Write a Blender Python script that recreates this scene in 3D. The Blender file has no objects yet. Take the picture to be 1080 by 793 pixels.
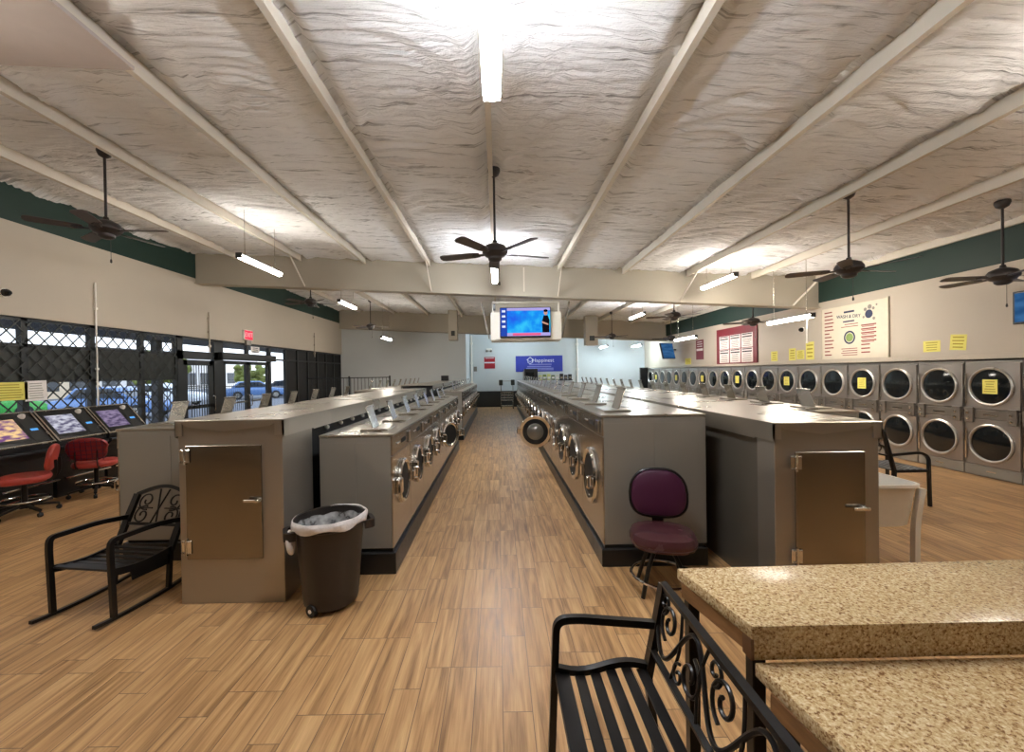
import bpy, bmesh, math, random
import numpy as np
from mathutils import Vector, Matrix
random.seed(4)
C = bpy.context.scene.collection
PI = math.pi
ORD = ['first','second','third','fourth','fifth','sixth','seventh','eighth','ninth','tenth','eleventh','twelfth',
       'thirteenth','fourteenth','fifteenth','sixteenth','seventeenth','eighteenth','nineteenth','twentieth','twenty-first','twenty-second']

# ------------------------------------------------------------------ materials
def lin(c):
    out = []
    for v in c:
        v /= 255.0
        out.append(v/12.92 if v <= 0.04045 else ((v+0.055)/1.055)**2.4)
    return tuple(out)

def base_mat(name):
    m = bpy.data.materials.new(name); m.use_nodes = True
    nt = m.node_tree; b = nt.nodes['Principled BSDF']
    return m, nt, b

def N(nt, t, **kw):
    n = nt.nodes.new(t)
    for k, v in kw.items(): setattr(n, k, v)
    return n

def mat(name, rgb, rough=0.5, metal=0.0, var=0.06, scale=8.0, bump=0.0, bscale=60.0, rvar=0.08, stretch=None, coat=0.0, spec=None):
    m, nt, b = base_mat(name)
    c = lin(rgb)
    tc = N(nt, 'ShaderNodeTexCoord'); src = tc.outputs['Object']
    if stretch:
        mp = N(nt, 'ShaderNodeMapping'); mp.inputs['Scale'].default_value = stretch
        nt.links.new(src, mp.inputs['Vector']); src = mp.outputs['Vector']
    no = N(nt, 'ShaderNodeTexNoise'); no.inputs['Scale'].default_value = scale; no.inputs['Detail'].default_value = 4
    nt.links.new(src, no.inputs['Vector'])
    cr = N(nt, 'ShaderNodeValToRGB')
    cr.color_ramp.elements[0].position = 0.3; cr.color_ramp.elements[1].position = 0.7
    cr.color_ramp.elements[0].color = tuple(x*(1-var) for x in c)+(1,)
    cr.color_ramp.elements[1].color = tuple(min(1, x*(1+var)) for x in c)+(1,)
    nt.links.new(no.outputs['Fac'], cr.inputs['Fac']); nt.links.new(cr.outputs['Color'], b.inputs['Base Color'])
    mr = N(nt, 'ShaderNodeMapRange')
    mr.inputs['To Min'].default_value = max(0.02, rough-rvar); mr.inputs['To Max'].default_value = min(1, rough+rvar)
    nt.links.new(no.outputs['Fac'], mr.inputs['Value']); nt.links.new(mr.outputs['Result'], b.inputs['Roughness'])
    b.inputs['Metallic'].default_value = metal
    if coat: b.inputs['Coat Weight'].default_value = coat; b.inputs['Coat Roughness'].default_value = 0.15
    if spec is not None: b.inputs['Specular IOR Level'].default_value = spec
    if bump:
        n2 = N(nt, 'ShaderNodeTexNoise'); n2.inputs['Scale'].default_value = bscale; n2.inputs['Detail'].default_value = 5
        nt.links.new(src, n2.inputs['Vector'])
        bp = N(nt, 'ShaderNodeBump'); bp.inputs['Strength'].default_value = bump; bp.inputs['Distance'].default_value = 0.02
        nt.links.new(n2.outputs['Fac'], bp.inputs['Height']); nt.links.new(bp.outputs['Normal'], b.inputs['Normal'])
    return m

def emit(name, rgb, strength, raw=False):
    m, nt, b = base_mat(name)
    nt.nodes.remove(b)
    e = N(nt, 'ShaderNodeEmission')
    e.inputs['Color'].default_value = (tuple(rgb) if raw else lin(rgb))+(1,)
    e.inputs['Strength'].default_value = strength
    nt.links.new(e.outputs[0], nt.nodes['Material Output'].inputs['Surface'])
    return m

def glass_mat(name, tint=(1,1,1), refl=0.08):
    m, nt, b = base_mat(name); nt.nodes.remove(b)
    t = N(nt, 'ShaderNodeBsdfTransparent'); t.inputs['Color'].default_value = tuple(tint)+(1,)
    g = N(nt, 'ShaderNodeBsdfGlossy'); g.inputs['Roughness'].default_value = 0.03
    lw = N(nt, 'ShaderNodeLayerWeight'); lw.inputs['Blend'].default_value = 0.5
    pw = N(nt, 'ShaderNodeMath', operation='POWER'); nt.links.new(lw.outputs['Facing'], pw.inputs[0]); pw.inputs[1].default_value = 5.0
    f = N(nt, 'ShaderNodeMath', operation='MULTIPLY_ADD'); nt.links.new(pw.outputs[0], f.inputs[0]); f.inputs[1].default_value = 0.45; f.inputs[2].default_value = 0.04
    mx = N(nt, 'ShaderNodeMixShader')
    nt.links.new(f.outputs[0], mx.inputs['Fac']); nt.links.new(t.outputs[0], mx.inputs[1]); nt.links.new(g.outputs[0], mx.inputs[2])
    nt.links.new(mx.outputs[0], nt.nodes['Material Output'].inputs['Surface'])
    return m

def floor_mat():
    m, nt, b = base_mat('wood_plank_tile'); L = nt.links.new
    def math_(op, a, bb=None, c=None):
        n = N(nt, 'ShaderNodeMath', operation=op)
        for i, v in enumerate((a, bb, c)):
            if v is None: continue
            if isinstance(v, (int, float)): n.inputs[i].default_value = v
            else: L(v, n.inputs[i])
        return n.outputs[0]
    tc = N(nt, 'ShaderNodeTexCoord'); sp = N(nt, 'ShaderNodeSeparateXYZ'); L(tc.outputs['Object'], sp.inputs[0])
    u = math_('DIVIDE', sp.outputs['X'], 0.148)
    col = math_('FLOOR', u); fx = math_('FRACT', u)
    wn = N(nt, 'ShaderNodeTexWhiteNoise', noise_dimensions='1D'); L(col, wn.inputs['W'])
    stag = math_('MULTIPLY', math_('FLOOR', math_('MULTIPLY', wn.outputs['Value'], 4.0)), 0.27)
    v = math_('ADD', math_('DIVIDE', sp.outputs['Y'], 0.60), stag)
    row = math_('FLOOR', v); fy = math_('FRACT', v)
    cb = N(nt, 'ShaderNodeCombineXYZ'); L(col, cb.inputs[0]); L(row, cb.inputs[1])
    idn = N(nt, 'ShaderNodeTexWhiteNoise', noise_dimensions='2D'); L(cb.outputs[0], idn.inputs['Vector'])
    # grain, stretched along the plank
    gc = N(nt, 'ShaderNodeCombineXYZ')
    L(math_('ADD', math_('MULTIPLY', sp.outputs['X'], 26.0), math_('MULTIPLY', idn.outputs['Value'], 71.0)), gc.inputs[0])
    L(math_('ADD', math_('MULTIPLY', sp.outputs['Y'], 1.5), math_('MULTIPLY', idn.outputs['Value'], 37.0)), gc.inputs[1])
    g1 = N(nt, 'ShaderNodeTexNoise'); g1.inputs['Scale'].default_value = 1.0; g1.inputs['Detail'].default_value = 5; g1.inputs['Distortion'].default_value = 0.6
    L(gc.outputs[0], g1.inputs['Vector'])
    fc = N(nt, 'ShaderNodeCombineXYZ'); L(math_('MULTIPLY', sp.outputs['X'], 130.0), fc.inputs[0]); L(math_('MULTIPLY', sp.outputs['Y'], 5.0), fc.inputs[1])
    g2 = N(nt, 'ShaderNodeTexNoise'); g2.inputs['Scale'].default_value = 1.0; g2.inputs['Detail'].default_value = 3; L(fc.outputs[0], g2.inputs['Vector'])
    cr = N(nt, 'ShaderNodeValToRGB'); e = cr.color_ramp.elements
    e[0].position = 0.25; e[0].color = lin((128, 93, 58))+(1,)
    e[1].position = 0.78; e[1].color = lin((214, 176, 127))+(1,)
    k = e.new(0.5); k.color = lin((184, 143, 97))+(1,)
    L(math_('ADD', math_('ADD', g1.outputs['Fac'], math_('MULTIPLY', math_('SUBTRACT', g2.outputs['Fac'], 0.5), 0.35)), math_('MULTIPLY', math_('SUBTRACT', idn.outputs['Value'], 0.5), 0.13)), cr.inputs['Fac'])
    gx = math_('MINIMUM', fx, math_('SUBTRACT', 1.0, fx)); gy = math_('MINIMUM', fy, math_('SUBTRACT', 1.0, fy))
    groove = math_('MAXIMUM', math_('LESS_THAN', gx, 0.014), math_('LESS_THAN', gy, 0.0035))
    mx = N(nt, 'ShaderNodeMix', data_type='RGBA'); L(groove, mx.inputs['Factor'])
    L(cr.outputs['Color'], mx.inputs[6]); mx.inputs[7].default_value = lin((112, 88, 64))+(1,)
    L(mx.outputs[2], b.inputs['Base Color'])
    b.inputs['Roughness'].default_value = 0.34
    L(math_('ADD', 0.27, math_('MULTIPLY', g1.outputs['Fac'], 0.2)), b.inputs['Roughness'])
    bp = N(nt, 'ShaderNodeBump'); bp.inputs['Strength'].default_value = 0.25; bp.inputs['Distance'].default_value = 0.004
    L(math_('SUBTRACT', math_('MULTIPLY', g1.outputs['Fac'], 0.5), groove), bp.inputs['Height']); L(bp.outputs[0], b.inputs['Normal'])
    return m

def granite_mat(name):
    m, nt, b = base_mat(name); L = nt.links.new
    tc = N(nt, 'ShaderNodeTexCoord')
    n1 = N(nt, 'ShaderNodeTexNoise'); n1.inputs['Scale'].default_value = 92; n1.inputs['Detail'].default_value = 3; n1.inputs['Roughness'].default_value = 0.7
    v1 = N(nt, 'ShaderNodeTexVoronoi'); v1.inputs['Scale'].default_value = 150
    L(tc.outputs['Object'], n1.inputs['Vector']); L(tc.outputs['Object'], v1.inputs['Vector'])
    sp = N(nt, 'ShaderNodeSeparateColor'); L(v1.outputs['Color'], sp.inputs[0])
    ad = N(nt, 'ShaderNodeMath', operation='MULTIPLY_ADD'); L(sp.outputs[0], ad.inputs[0]); ad.inputs[1].default_value = 0.32
    L(n1.outputs['Fac'], ad.inputs[2])
    cr = N(nt, 'ShaderNodeValToRGB'); e = cr.color_ramp.elements
    e[0].position = 0.36; e[0].color = lin((112, 80, 50))+(1,)
    e[1].position = 0.92; e[1].color = lin((232, 216, 178))+(1,)
    for p, c in ((0.47, (140, 104, 68)), (0.56, (188, 156, 110)), (0.72, (210, 184, 140))):
        k = e.new(p); k.color = lin(c)+(1,)
    L(ad.outputs[0], cr.inputs['Fac']); L(cr.outputs['Color'], b.inputs['Base Color'])
    b.inputs['Roughness'].default_value = 0.22
    return m

def foam_mat():
    m, nt, b = base_mat('painted_spray_foam'); L = nt.links.new
    tc = N(nt, 'ShaderNodeTexCoord'); mp = N(nt, 'ShaderNodeMapping'); mp.inputs['Scale'].default_value = (1.1, 15, 1)
    L(tc.outputs['Object'], mp.inputs['Vector'])
    n1 = N(nt, 'ShaderNodeTexNoise'); n1.inputs['Scale'].default_value = 1.0; n1.inputs['Detail'].default_value = 6; n1.inputs['Roughness'].default_value = 0.6
    n1.inputs['Distortion'].default_value = 0.8
    L(mp.outputs[0], n1.inputs['Vector'])
    n2 = N(nt, 'ShaderNodeTexNoise'); n2.inputs['Scale'].default_value = 26; n2.inputs['Detail'].default_value = 4
    L(tc.outputs['Object'], n2.inputs['Vector'])
    mm = N(nt, 'ShaderNodeMath', operation='MULTIPLY_ADD'); L(n2.outputs['Fac'], mm.inputs[0]); mm.inputs[1].default_value = 0.18; L(n1.outputs['Fac'], mm.inputs[2])
    bp = N(nt, 'ShaderNodeBump'); bp.inputs['Strength'].default_value = 0.6; bp.inputs['Distance'].default_value = 0.07
    L(mm.outputs[0], bp.inputs['Height']); L(bp.outputs[0], b.inputs['Normal'])
    # darker grey streaks running across the foam
    mp2 = N(nt, 'ShaderNodeMapping'); mp2.inputs['Scale'].default_value = (1.1, 20, 1); mp2.inputs['Location'].default_value = (3, 7, 0)
    L(tc.outputs['Object'], mp2.inputs['Vector'])
    n3 = N(nt, 'ShaderNodeTexNoise'); n3.inputs['Scale'].default_value = 1.0; n3.inputs['Detail'].default_value = 7; n3.inputs['Roughness'].default_value = 0.68; n3.inputs['Distortion'].default_value = 0.7
    L(mp2.outputs[0], n3.inputs['Vector'])
    cr = N(nt, 'ShaderNodeValToRGB'); e = cr.color_ramp.elements
    e[0].position = 0.31; e[0].color = lin((146, 145, 144))+(1,)
    e[1].position = 0.45; e[1].color = lin((244, 244, 244))+(1,)
    L(n3.outputs['Fac'], cr.inputs['Fac']); L(cr.outputs['Color'], b.inputs['Base Color'])
    b.inputs['Roughness'].default_value = 0.85
    return m

def map_mat():
    m, nt, b = base_mat('weather_map_picture'); nt.nodes.remove(b); L = nt.links.new
    tc = N(nt, 'ShaderNodeTexCoord')
    no = N(nt, 'ShaderNodeTexNoise'); no.inputs['Scale'].default_value = 2.6; no.inputs['Detail'].default_value = 3
    L(tc.outputs['Object'], no.inputs['Vector'])
    cr = N(nt, 'ShaderNodeValToRGB'); e = cr.color_ramp.elements
    e[0].position = 0.32; e[0].color = lin((40, 70, 225))+(1,)
    e[1].position = 0.68; e[1].color = lin((60, 205, 245))+(1,)
    k = e.new(0.5); k.color = lin((25, 140, 235))+(1,)
    L(no.outputs['Fac'], cr.inputs['Fac'])
    em = N(nt, 'ShaderNodeEmission'); em.inputs['Strength'].default_value = 1.0; L(cr.outputs['Color'], em.inputs['Color'])
    L(em.outputs[0], nt.nodes['Material Output'].inputs['Surface'])
    return m

def screen_mat(name, a, bcol, strength, sc=9):
    m, nt, b = base_mat(name); nt.nodes.remove(b); L = nt.links.new
    tc = N(nt, 'ShaderNodeTexCoord'); mp = N(nt, 'ShaderNodeMapping'); mp.inputs['Scale'].default_value = (1, 1.5, 5)
    L(tc.outputs['Object'], mp.inputs['Vector'])
    no = N(nt, 'ShaderNodeTexNoise'); no.inputs['Scale'].default_value = sc; no.inputs['Detail'].default_value = 3
    L(mp.outputs[0], no.inputs['Vector'])
    cr = N(nt, 'ShaderNodeValToRGB'); e = cr.color_ramp.elements
    e[0].position = 0.38; e[0].color = lin(a)+(1,); e[1].position = 0.62; e[1].color = lin(bcol)+(1,)
    L(no.outputs['Fac'], cr.inputs['Fac'])
    em = N(nt, 'ShaderNodeEmission'); em.inputs['Strength'].default_value = strength; L(cr.outputs['Color'], em.inputs['Color'])
    L(em.outputs[0], nt.nodes['Material Output'].inputs['Surface'])
    return m

M = {}
M['floor'] = floor_mat()
M['granite'] = granite_mat('speckled_granite')
M['foam'] = foam_mat()
M['wall'] = mat('warm_white_paint', (188, 177, 161), 0.6, var=0.02, scale=1.5, bump=0.05, bscale=120)
M['backwall'] = mat('pale_grey_paint', (206, 212, 214), 0.6, var=0.02, scale=1.5, bump=0.05, bscale=120)
M['frontwall'] = mat('taupe_paint', (150, 140, 126), 0.6, var=0.02, scale=1.5)
M['green'] = mat('dark_green_paint', (26, 52, 44), 0.6, var=0.05, scale=2)
M['beam'] = mat('beam_paint', (178, 170, 154), 0.6, var=0.03, scale=1.2)
M['purlin'] = mat('rafter_paint', (218, 210, 196), 0.6, var=0.05, scale=3)
M['patchboard'] = mat('ceiling_board_paint', (188, 176, 170), 0.7, var=0.03)
M['black_trim'] = mat('black_window_metal', (26, 28, 28), 0.45, var=0.15)
M['tint'] = mat('dark_tinted_band', (44, 44, 38), 0.4, var=0.25, scale=5)
M['lattice'] = mat('dark_grille_paint', (52, 54, 50), 0.45, 0.3)
M['glass'] = glass_mat('window_glass')
M['steel'] = mat('stainless_steel', (186, 181, 172), 0.24, 0.96, var=0.025, scale=1.5, rvar=0.03)
M['steel_door'] = mat('brushed_steel_door', (150, 143, 132), 0.2, 0.97, var=0.02, scale=1.2, rvar=0.02)
M['steel_top'] = mat('steel_worktop', (194, 188, 177), 0.28, 0.92, var=0.03, scale=1.5, rvar=0.04)
M['chrome'] = mat('polished_chrome', (224, 222, 218), 0.1, 1.0, var=0.02, rvar=0.04)
M['grey_panel'] = mat('grey_enamel', (138, 133, 124), 0.35, 0.15, var=0.03, scale=2)
M['grey_line'] = mat('pale_grey_enamel_edge', (164, 158, 148), 0.35, 0.15)
M['dryer_steel'] = mat('dryer_steel', (146, 141, 134), 0.34, 0.85, var=0.06, scale=4)
M['dryer_panel'] = mat('dryer_front_panel', (156, 150, 144), 0.36, 0.75, var=0.05, scale=3)
M['dark_glass'] = mat('dark_door_glass', (20, 24, 26), 0.08, 0.0, var=0.2, rvar=0.03)
M['washer_glass'] = mat('washer_bowl_glass', (58, 61, 62), 0.07, 0.45, var=0.2, rvar=0.03)
M['rubber'] = mat('black_rubber', (18, 18, 18), 0.6, var=0.2)
M['plinth'] = mat('black_base_cove', (20, 20, 20), 0.35, var=0.2)
M['dark_steel'] = mat('dull_dark_steel', (128, 121, 110), 0.3, 0.6, var=0.08, scale=2, rvar=0.04)
M['ring_steel'] = mat('satin_ring_steel', (196, 192, 186), 0.3, 0.8)
M['cab_steel'] = mat('satin_cabinet_steel', (176, 170, 160), 0.4, 0.82, var=0.025, scale=1.5, rvar=0.03)
M['door_bowl'] = mat('pale_door_bowl_glass', (140, 140, 136), 0.12, 0.5)
M['void'] = mat('dark_service_bay', (22, 22, 22), 0.7, var=0.3)
M['black_iron'] = mat('black_powder_coat', (22, 20, 20), 0.32, 0.2, var=0.15)
M['fan'] = mat('dark_bronze_fan', (60, 56, 56), 0.4, 0.2, var=0.12)
M['fan_blade'] = mat('dark_wood_blade', (84, 77, 75), 0.45, 0.0, var=0.15, scale=5, stretch=(2, 18, 1))
M['fixture'] = mat('grey_fixture_housing', (70, 70, 70), 0.4, 0.3)
M['fixture_white'] = mat('white_fixture_housing', (225, 225, 222), 0.4)
M['tube_warm'] = emit('tube_light_warm', (1.0, 0.93, 0.83), 84, True)
M['tube_cool'] = emit('tube_light_white', (0.93, 0.96, 1.0), 120, True)
M['tube_blue'] = emit('tube_light_daylight', (0.74, 0.91, 1.0), 85, True)
M['white_plastic'] = mat('white_plastic', (244, 240, 232), 0.35, var=0.03)
M['white_box'] = mat('white_soffit_paint', (236, 232, 220), 0.45, var=0.02)
M['wood_edge'] = mat('raw_table_wood', (150, 108, 68), 0.5, var=0.15, scale=6, stretch=(12, 1, 12))
M['dark_wood'] = mat('raw_board_edge', (104, 68, 40), 0.55, var=0.2, scale=8)
M['vinyl_wine'] = mat('wine_vinyl', (72, 40, 44), 0.25, var=0.08, scale=5, bump=0.04, bscale=200)
M['vinyl_plum'] = mat('plum_vinyl', (66, 22, 50), 0.4, var=0.08, scale=6, bump=0.08, bscale=240)
M['vinyl_red'] = mat('red_vinyl', (176, 66, 56), 0.4, var=0.06, scale=5, bump=0.04, bscale=200)
M['vinyl_darkred'] = mat('quilted_dark_red_vinyl', (128, 30, 34), 0.38, var=0.12, scale=14)
M['bin'] = mat('brown_black_bin_plastic', (40, 34, 31), 0.42, var=0.1, scale=4)
M['game_black'] = mat('black_game_cabinet', (22, 22, 24), 0.35, var=0.2)
M['silver'] = mat('silver_trim', (190, 186, 176), 0.25, 0.9)
M['paper_yellow'] = mat('yellow_paper', (228, 218, 112), 0.7, var=0.03)
M['paper_white'] = mat('white_paper', (238, 232, 228), 0.7, var=0.02)
M['paper_grey'] = mat('pale_sign_panel', (222, 210, 206), 0.6, var=0.02)
M['ink'] = mat('dark_ink', (44, 40, 44), 0.6)
M['ink_red'] = mat('red_brown_ink', (136, 60, 58), 0.6)
M['ink_yellow'] = mat('olive_ink', (166, 148, 40), 0.7)
M['ink_navy'] = mat('navy_ink', (40, 50, 78), 0.6)
M['ink_green'] = mat('green_ink', (126, 150, 80), 0.6)
M['maroon'] = mat('maroon_sign', (112, 26, 38), 0.5, var=0.08)
M['red_sign'] = mat('red_sign_paint', (166, 30, 44), 0.5, var=0.06)
M['board'] = mat('cream_sign_board', (214, 204, 184), 0.5, var=0.03)
M['board_frame'] = mat('sign_frame_beige', (190, 180, 160), 0.5)
M['blue_sign'] = mat('royal_blue_banner', (52, 66, 170), 0.5, var=0.08, scale=3)
M['white_ink'] = mat('white_ink', (232, 236, 245), 0.6)
M['lilac_ink'] = mat('lilac_ink', (140, 146, 214), 0.6)
M['blue_screen'] = screen_mat('blue_idle_screen', (40, 82, 128), (62, 108, 156), 0.8, 2)
M['map'] = map_mat()
M['scr_navy'] = emit('screen_navy', (38, 70, 170), 1.0)
M['scr_white'] = emit('screen_white', (225, 232, 245), 1.0)
M['scr_pink'] = emit('screen_pink', (228, 96, 140), 1.0)
M['scr_lilac'] = emit('screen_lilac', (170, 160, 220), 1.0)
M['scr_black'] = emit('screen_black', (20, 16, 22), 1.0)
M['scr_skin'] = emit('screen_skin', (200, 150, 130), 1.0)
M['game_a'] = screen_mat('game_screen_pale_blue', (96, 92, 120), (214, 214, 228), 0.85, 7)
M['game_b'] = screen_mat('game_screen_violet', (90, 78, 108), (156, 140, 172), 0.8, 7)
M['game_c'] = screen_mat('game_screen_sunset', (120, 80, 130), (250, 210, 150), 0.95, 5)
M['led_blue'] = emit('small_blue_display', (90, 160, 235), 1.2)
M['exit_red'] = emit('exit_sign_glow', (240, 70, 92), 1.0)
M['exit_white'] = emit('exit_letter_glow', (255, 175, 175), 1.1)
M['asphalt'] = mat('asphalt', (110, 112, 116), 0.9, var=0.1, scale=3)
M['concrete'] = mat('concrete_walk', (170, 165, 155), 0.9, var=0.06, scale=3)
M['awning'] = mat('dark_overhang', (70, 70, 72), 0.8)
M['cream_wall'] = mat('cream_stucco', (226, 206, 176), 0.9, var=0.04)
M['white_wall'] = mat('white_stucco', (230, 226, 220), 0.9, var=0.04)
M['car_blue'] = mat('blue_car_paint', (92, 128, 178), 0.25, 0.2, coat=0.5)
M['car_white'] = mat('white_car_paint', (225, 230, 236), 0.25, coat=0.5)
M['car_green'] = mat('green_car_paint', (70, 170, 70), 0.25, coat=0.5)
M['car_dark'] = mat('dark_car_paint', (60, 64, 74), 0.25, coat=0.5)
M['car_glass'] = mat('car_window_glass', (40, 48, 56), 0.1)
M['leaf'] = mat('olive_leaves', (112, 120, 50), 0.8, var=0.3, scale=6)
M['bark'] = mat('bark', (80, 64, 50), 0.9, var=0.2)
M['fence_iron'] = mat('dark_fence_iron', (40, 42, 44), 0.4, 0.3)
M['bag'] = None
def bag_mat():
    m, nt, b = base_mat('clear_bin_liner'); L = nt.links.new
    b.inputs['Base Color'].default_value = lin((222, 222, 222))+(1,); b.inputs['Roughness'].default_value = 0.2
    t = N(nt, 'ShaderNodeBsdfTransparent'); mx = N(nt, 'ShaderNodeMixShader')
    no = N(nt, 'ShaderNodeTexNoise'); no.inputs['Scale'].default_value = 7; no.inputs['Detail'].default_value = 2
    mr = N(nt, 'ShaderNodeMapRange'); mr.inputs['From Min'].default_value = 0.35; mr.inputs['From Max'].default_value = 0.7
    mr.inputs['To Min'].default_value = 0.25; mr.inputs['To Max'].default_value = 0.75
    L(no.outputs['Fac'], mr.inputs['Value']); L(mr.outputs[0], mx.inputs['Fac'])
    L(t.outputs[0], mx.inputs[1]); L(b.outputs[0], mx.inputs[2]); L(mx.outputs[0], nt.nodes['Material Output'].inputs['Surface'])
    bp = N(nt, 'ShaderNodeBump'); bp.inputs['Strength'].default_value = 0.5; bp.inputs['Distance'].default_value = 0.03
    L(no.outputs['Fac'], bp.inputs['Height']); L(bp.outputs[0], b.inputs['Normal'])
    return m
M['bag'] = bag_mat()
M['bag_white'] = mat('white_bin_liner_fold', (228, 222, 220), 0.3, var=0.06, scale=20, bump=0.3, bscale=30)

# ------------------------------------------------------------------ mesh builder
class MB:
    def __init__(self):
        self.v = []; self.f = []; self.mi = []
    def add(self, vs, fs, mi=0, T=None):
        o = len(self.v)
        if T is not None: vs = [tuple(T @ Vector(p)) for p in vs]
        self.v += [tuple(p) for p in vs]
        for f in fs: self.f.append(tuple(i+o for i in f)); self.mi.append(mi)
        return self
    def addbm(self, bm, mi=0, T=None):
        bm.verts.ensure_lookup_table(); bm.verts.index_update()
        return self.add([v.co[:] for v in bm.verts], [[v.index for v in f.verts] for f in bm.faces], mi, T)
    def box(self, x0, x1, y0, y1, z0, z1, bev=0.0, mi=0, T=None, seg=1):
        bm = bmesh.new(); bmesh.ops.create_cube(bm, size=1)
        for v in bm.verts:
            v.co = ((x0+x1)/2+v.co.x*(x1-x0), (y0+y1)/2+v.co.y*(y1-y0), (z0+z1)/2+v.co.z*(z1-z0))
        if bev: bmesh.ops.bevel(bm, geom=bm.edges[:], offset=bev, segments=seg, profile=0.5, affect='EDGES')
        self.addbm(bm, mi, T); bm.free(); return self
    def hexa(self, p, mi=0):   # 4 bottom, 4 top points
        return self.add(p, [(3,2,1,0),(4,5,6,7),(0,1,5,4),(1,2,6,5),(2,3,7,6),(3,0,4,7)], mi)
    def prism(self, poly, a0, a1, axis='z', mi=0, T=None, bev=0.0):
        n = len(poly)
        def P(p, a): return {'z': (p[0], p[1], a), 'y': (p[0], a, p[1]), 'x': (a, p[0], p[1])}[axis]
        bm = bmesh.new()
        lo = [bm.verts.new(P(p, a0)) for p in poly]; hi = [bm.verts.new(P(p, a1)) for p in poly]
        bm.faces.new(lo[::-1]); bm.faces.new(hi)
        for i in range(n): bm.faces.new((lo[i], lo[(i+1) % n], hi[(i+1) % n], hi[i]))
        bmesh.ops.recalc_face_normals(bm, faces=bm.faces[:])
        if bev: bmesh.ops.bevel(bm, geom=bm.edges[:], offset=bev, segments=2, profile=0.5, affect='EDGES')
        self.addbm(bm, mi, T); bm.free(); return self
    def lathe(self, prof, seg=24, mi=0, T=None):   # about z
        vs = []; fs = []; n = len(prof)
        for i in range(seg):
            a = 2*PI*i/seg
            for r, z in prof: vs.append((r*math.cos(a), r*math.sin(a), z))
        for i in range(seg):
            j = (i+1) % seg
            for k in range(n-1): fs.append((i*n+k, j*n+k, j*n+k+1, i*n+k+1))
        if prof[0][0] > 1e-6 and prof[0] != prof[-1]: fs.append(tuple(i*n for i in range(seg))[::-1])
        if prof[-1][0] > 1e-6 and prof[0] != prof[-1]: fs.append(tuple(i*n+n-1 for i in range(seg)))
        return self.add(vs, fs, mi, T)
    def openlathe(self, prof, seg=24, mi=0, T=None, fn=None):
        vs = []; fs = []; n = len(prof)
        for i in range(seg):
            a = 2*PI*i/seg
            for k, (r, z) in enumerate(prof):
                if fn: r, z = fn(a, k, r, z)
                vs.append((r*math.cos(a), r*math.sin(a), z))
        for i in range(seg):
            j = (i+1) % seg
            for k in range(n-1): fs.append((i*n+k, j*n+k, j*n+k+1, i*n+k+1))
        return self.add(vs, fs, mi, T)
    def sweep(self, path, prof, closed=False, up=None, mi=0, T=None, caps=True):
        P = [Vector(p) for p in path]; n = len(P); m = len(prof)
        tang = []
        for i in range(n):
            a = P[(i-1) % n] if (closed or i > 0) else P[i]
            b = P[(i+1) % n] if (closed or i < n-1) else P[i]
            t = (b-a); tang.append(t.normalized() if t.length > 1e-9 else Vector((0, 0, 1)))
        vs = []
        if up is None:
            t0 = tang[0]; nrm = t0.orthogonal().normalized()
        for i in range(n):
            t = tang[i]
            if up is not None:
                u = Vector(up); nn = (u-t*u.dot(t))
                if nn.length < 1e-6: nn = t.orthogonal()
                nn.normalize()
            else:
                nrm = (nrm-t*nrm.dot(t))
                if nrm.length < 1e-6: nrm = t.orthogonal()
                nrm.normalize(); nn = nrm
            bb = t.cross(nn)
            for a, b in prof: vs.append(P[i]+bb*a+nn*b)
        fs = []
        for i in range(n if closed else n-1):
            j = (i+1) % n
            for k in range(m): fs.append((i*m+k, i*m+(k+1) % m, j*m+(k+1) % m, j*m+k))
        if caps and not closed:
            fs.append(tuple(range(m))[::-1]); fs.append(tuple((n-1)*m+k for k in range(m)))
        return self.add(vs, fs, mi, T)
    def tube(self, path, r, seg=8, closed=False, mi=0, T=None):
        return self.sweep(path, [(r*math.cos(2*PI*k/seg), r*math.sin(2*PI*k/seg)) for k in range(seg)], closed, None, mi, T)
    def bar(self, path, w, h, up=(0, 0, 1), closed=False, mi=0, T=None):
        return self.sweep(path, [(-w/2, -h/2), (w/2, -h/2), (w/2, h/2), (-w/2, h/2)], closed, up, mi, T)
    def ring(self, R, r, T=None, seg=28, ps=8, mi=0, z=0.0):
        return self.sweep([(R*math.cos(2*PI*i/seg), R*math.sin(2*PI*i/seg), z) for i in range(seg)],
                          [(r*math.cos(2*PI*k/ps), r*math.sin(2*PI*k/ps)) for k in range(ps)], True, (0, 0, 1), mi, T)
    def build(self, name, mats, parent=None, angle=35, loc=None, rot=None):
        me = bpy.data.meshes.new(name); me.from_pydata(self.v, [], self.f)
        if not isinstance(mats, (list, tuple)): mats = [mats]
        for m in mats: me.materials.append(m)
        me.polygons.foreach_set('material_index', self.mi)
        me.polygons.foreach_set('use_smooth', [True]*len(self.f))
        bm = bmesh.new(); bm.from_mesh(me); bmesh.ops.recalc_face_normals(bm, faces=bm.faces[:]); bm.to_mesh(me); bm.free()
        me.set_sharp_from_angle(angle=math.radians(angle))
        me.update()
        o = bpy.data.objects.new(name, me); C.objects.link(o)
        if parent is not None: o.parent = parent
        if loc: o.location = loc
        if rot: o.rotation_euler = rot
        return o

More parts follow.
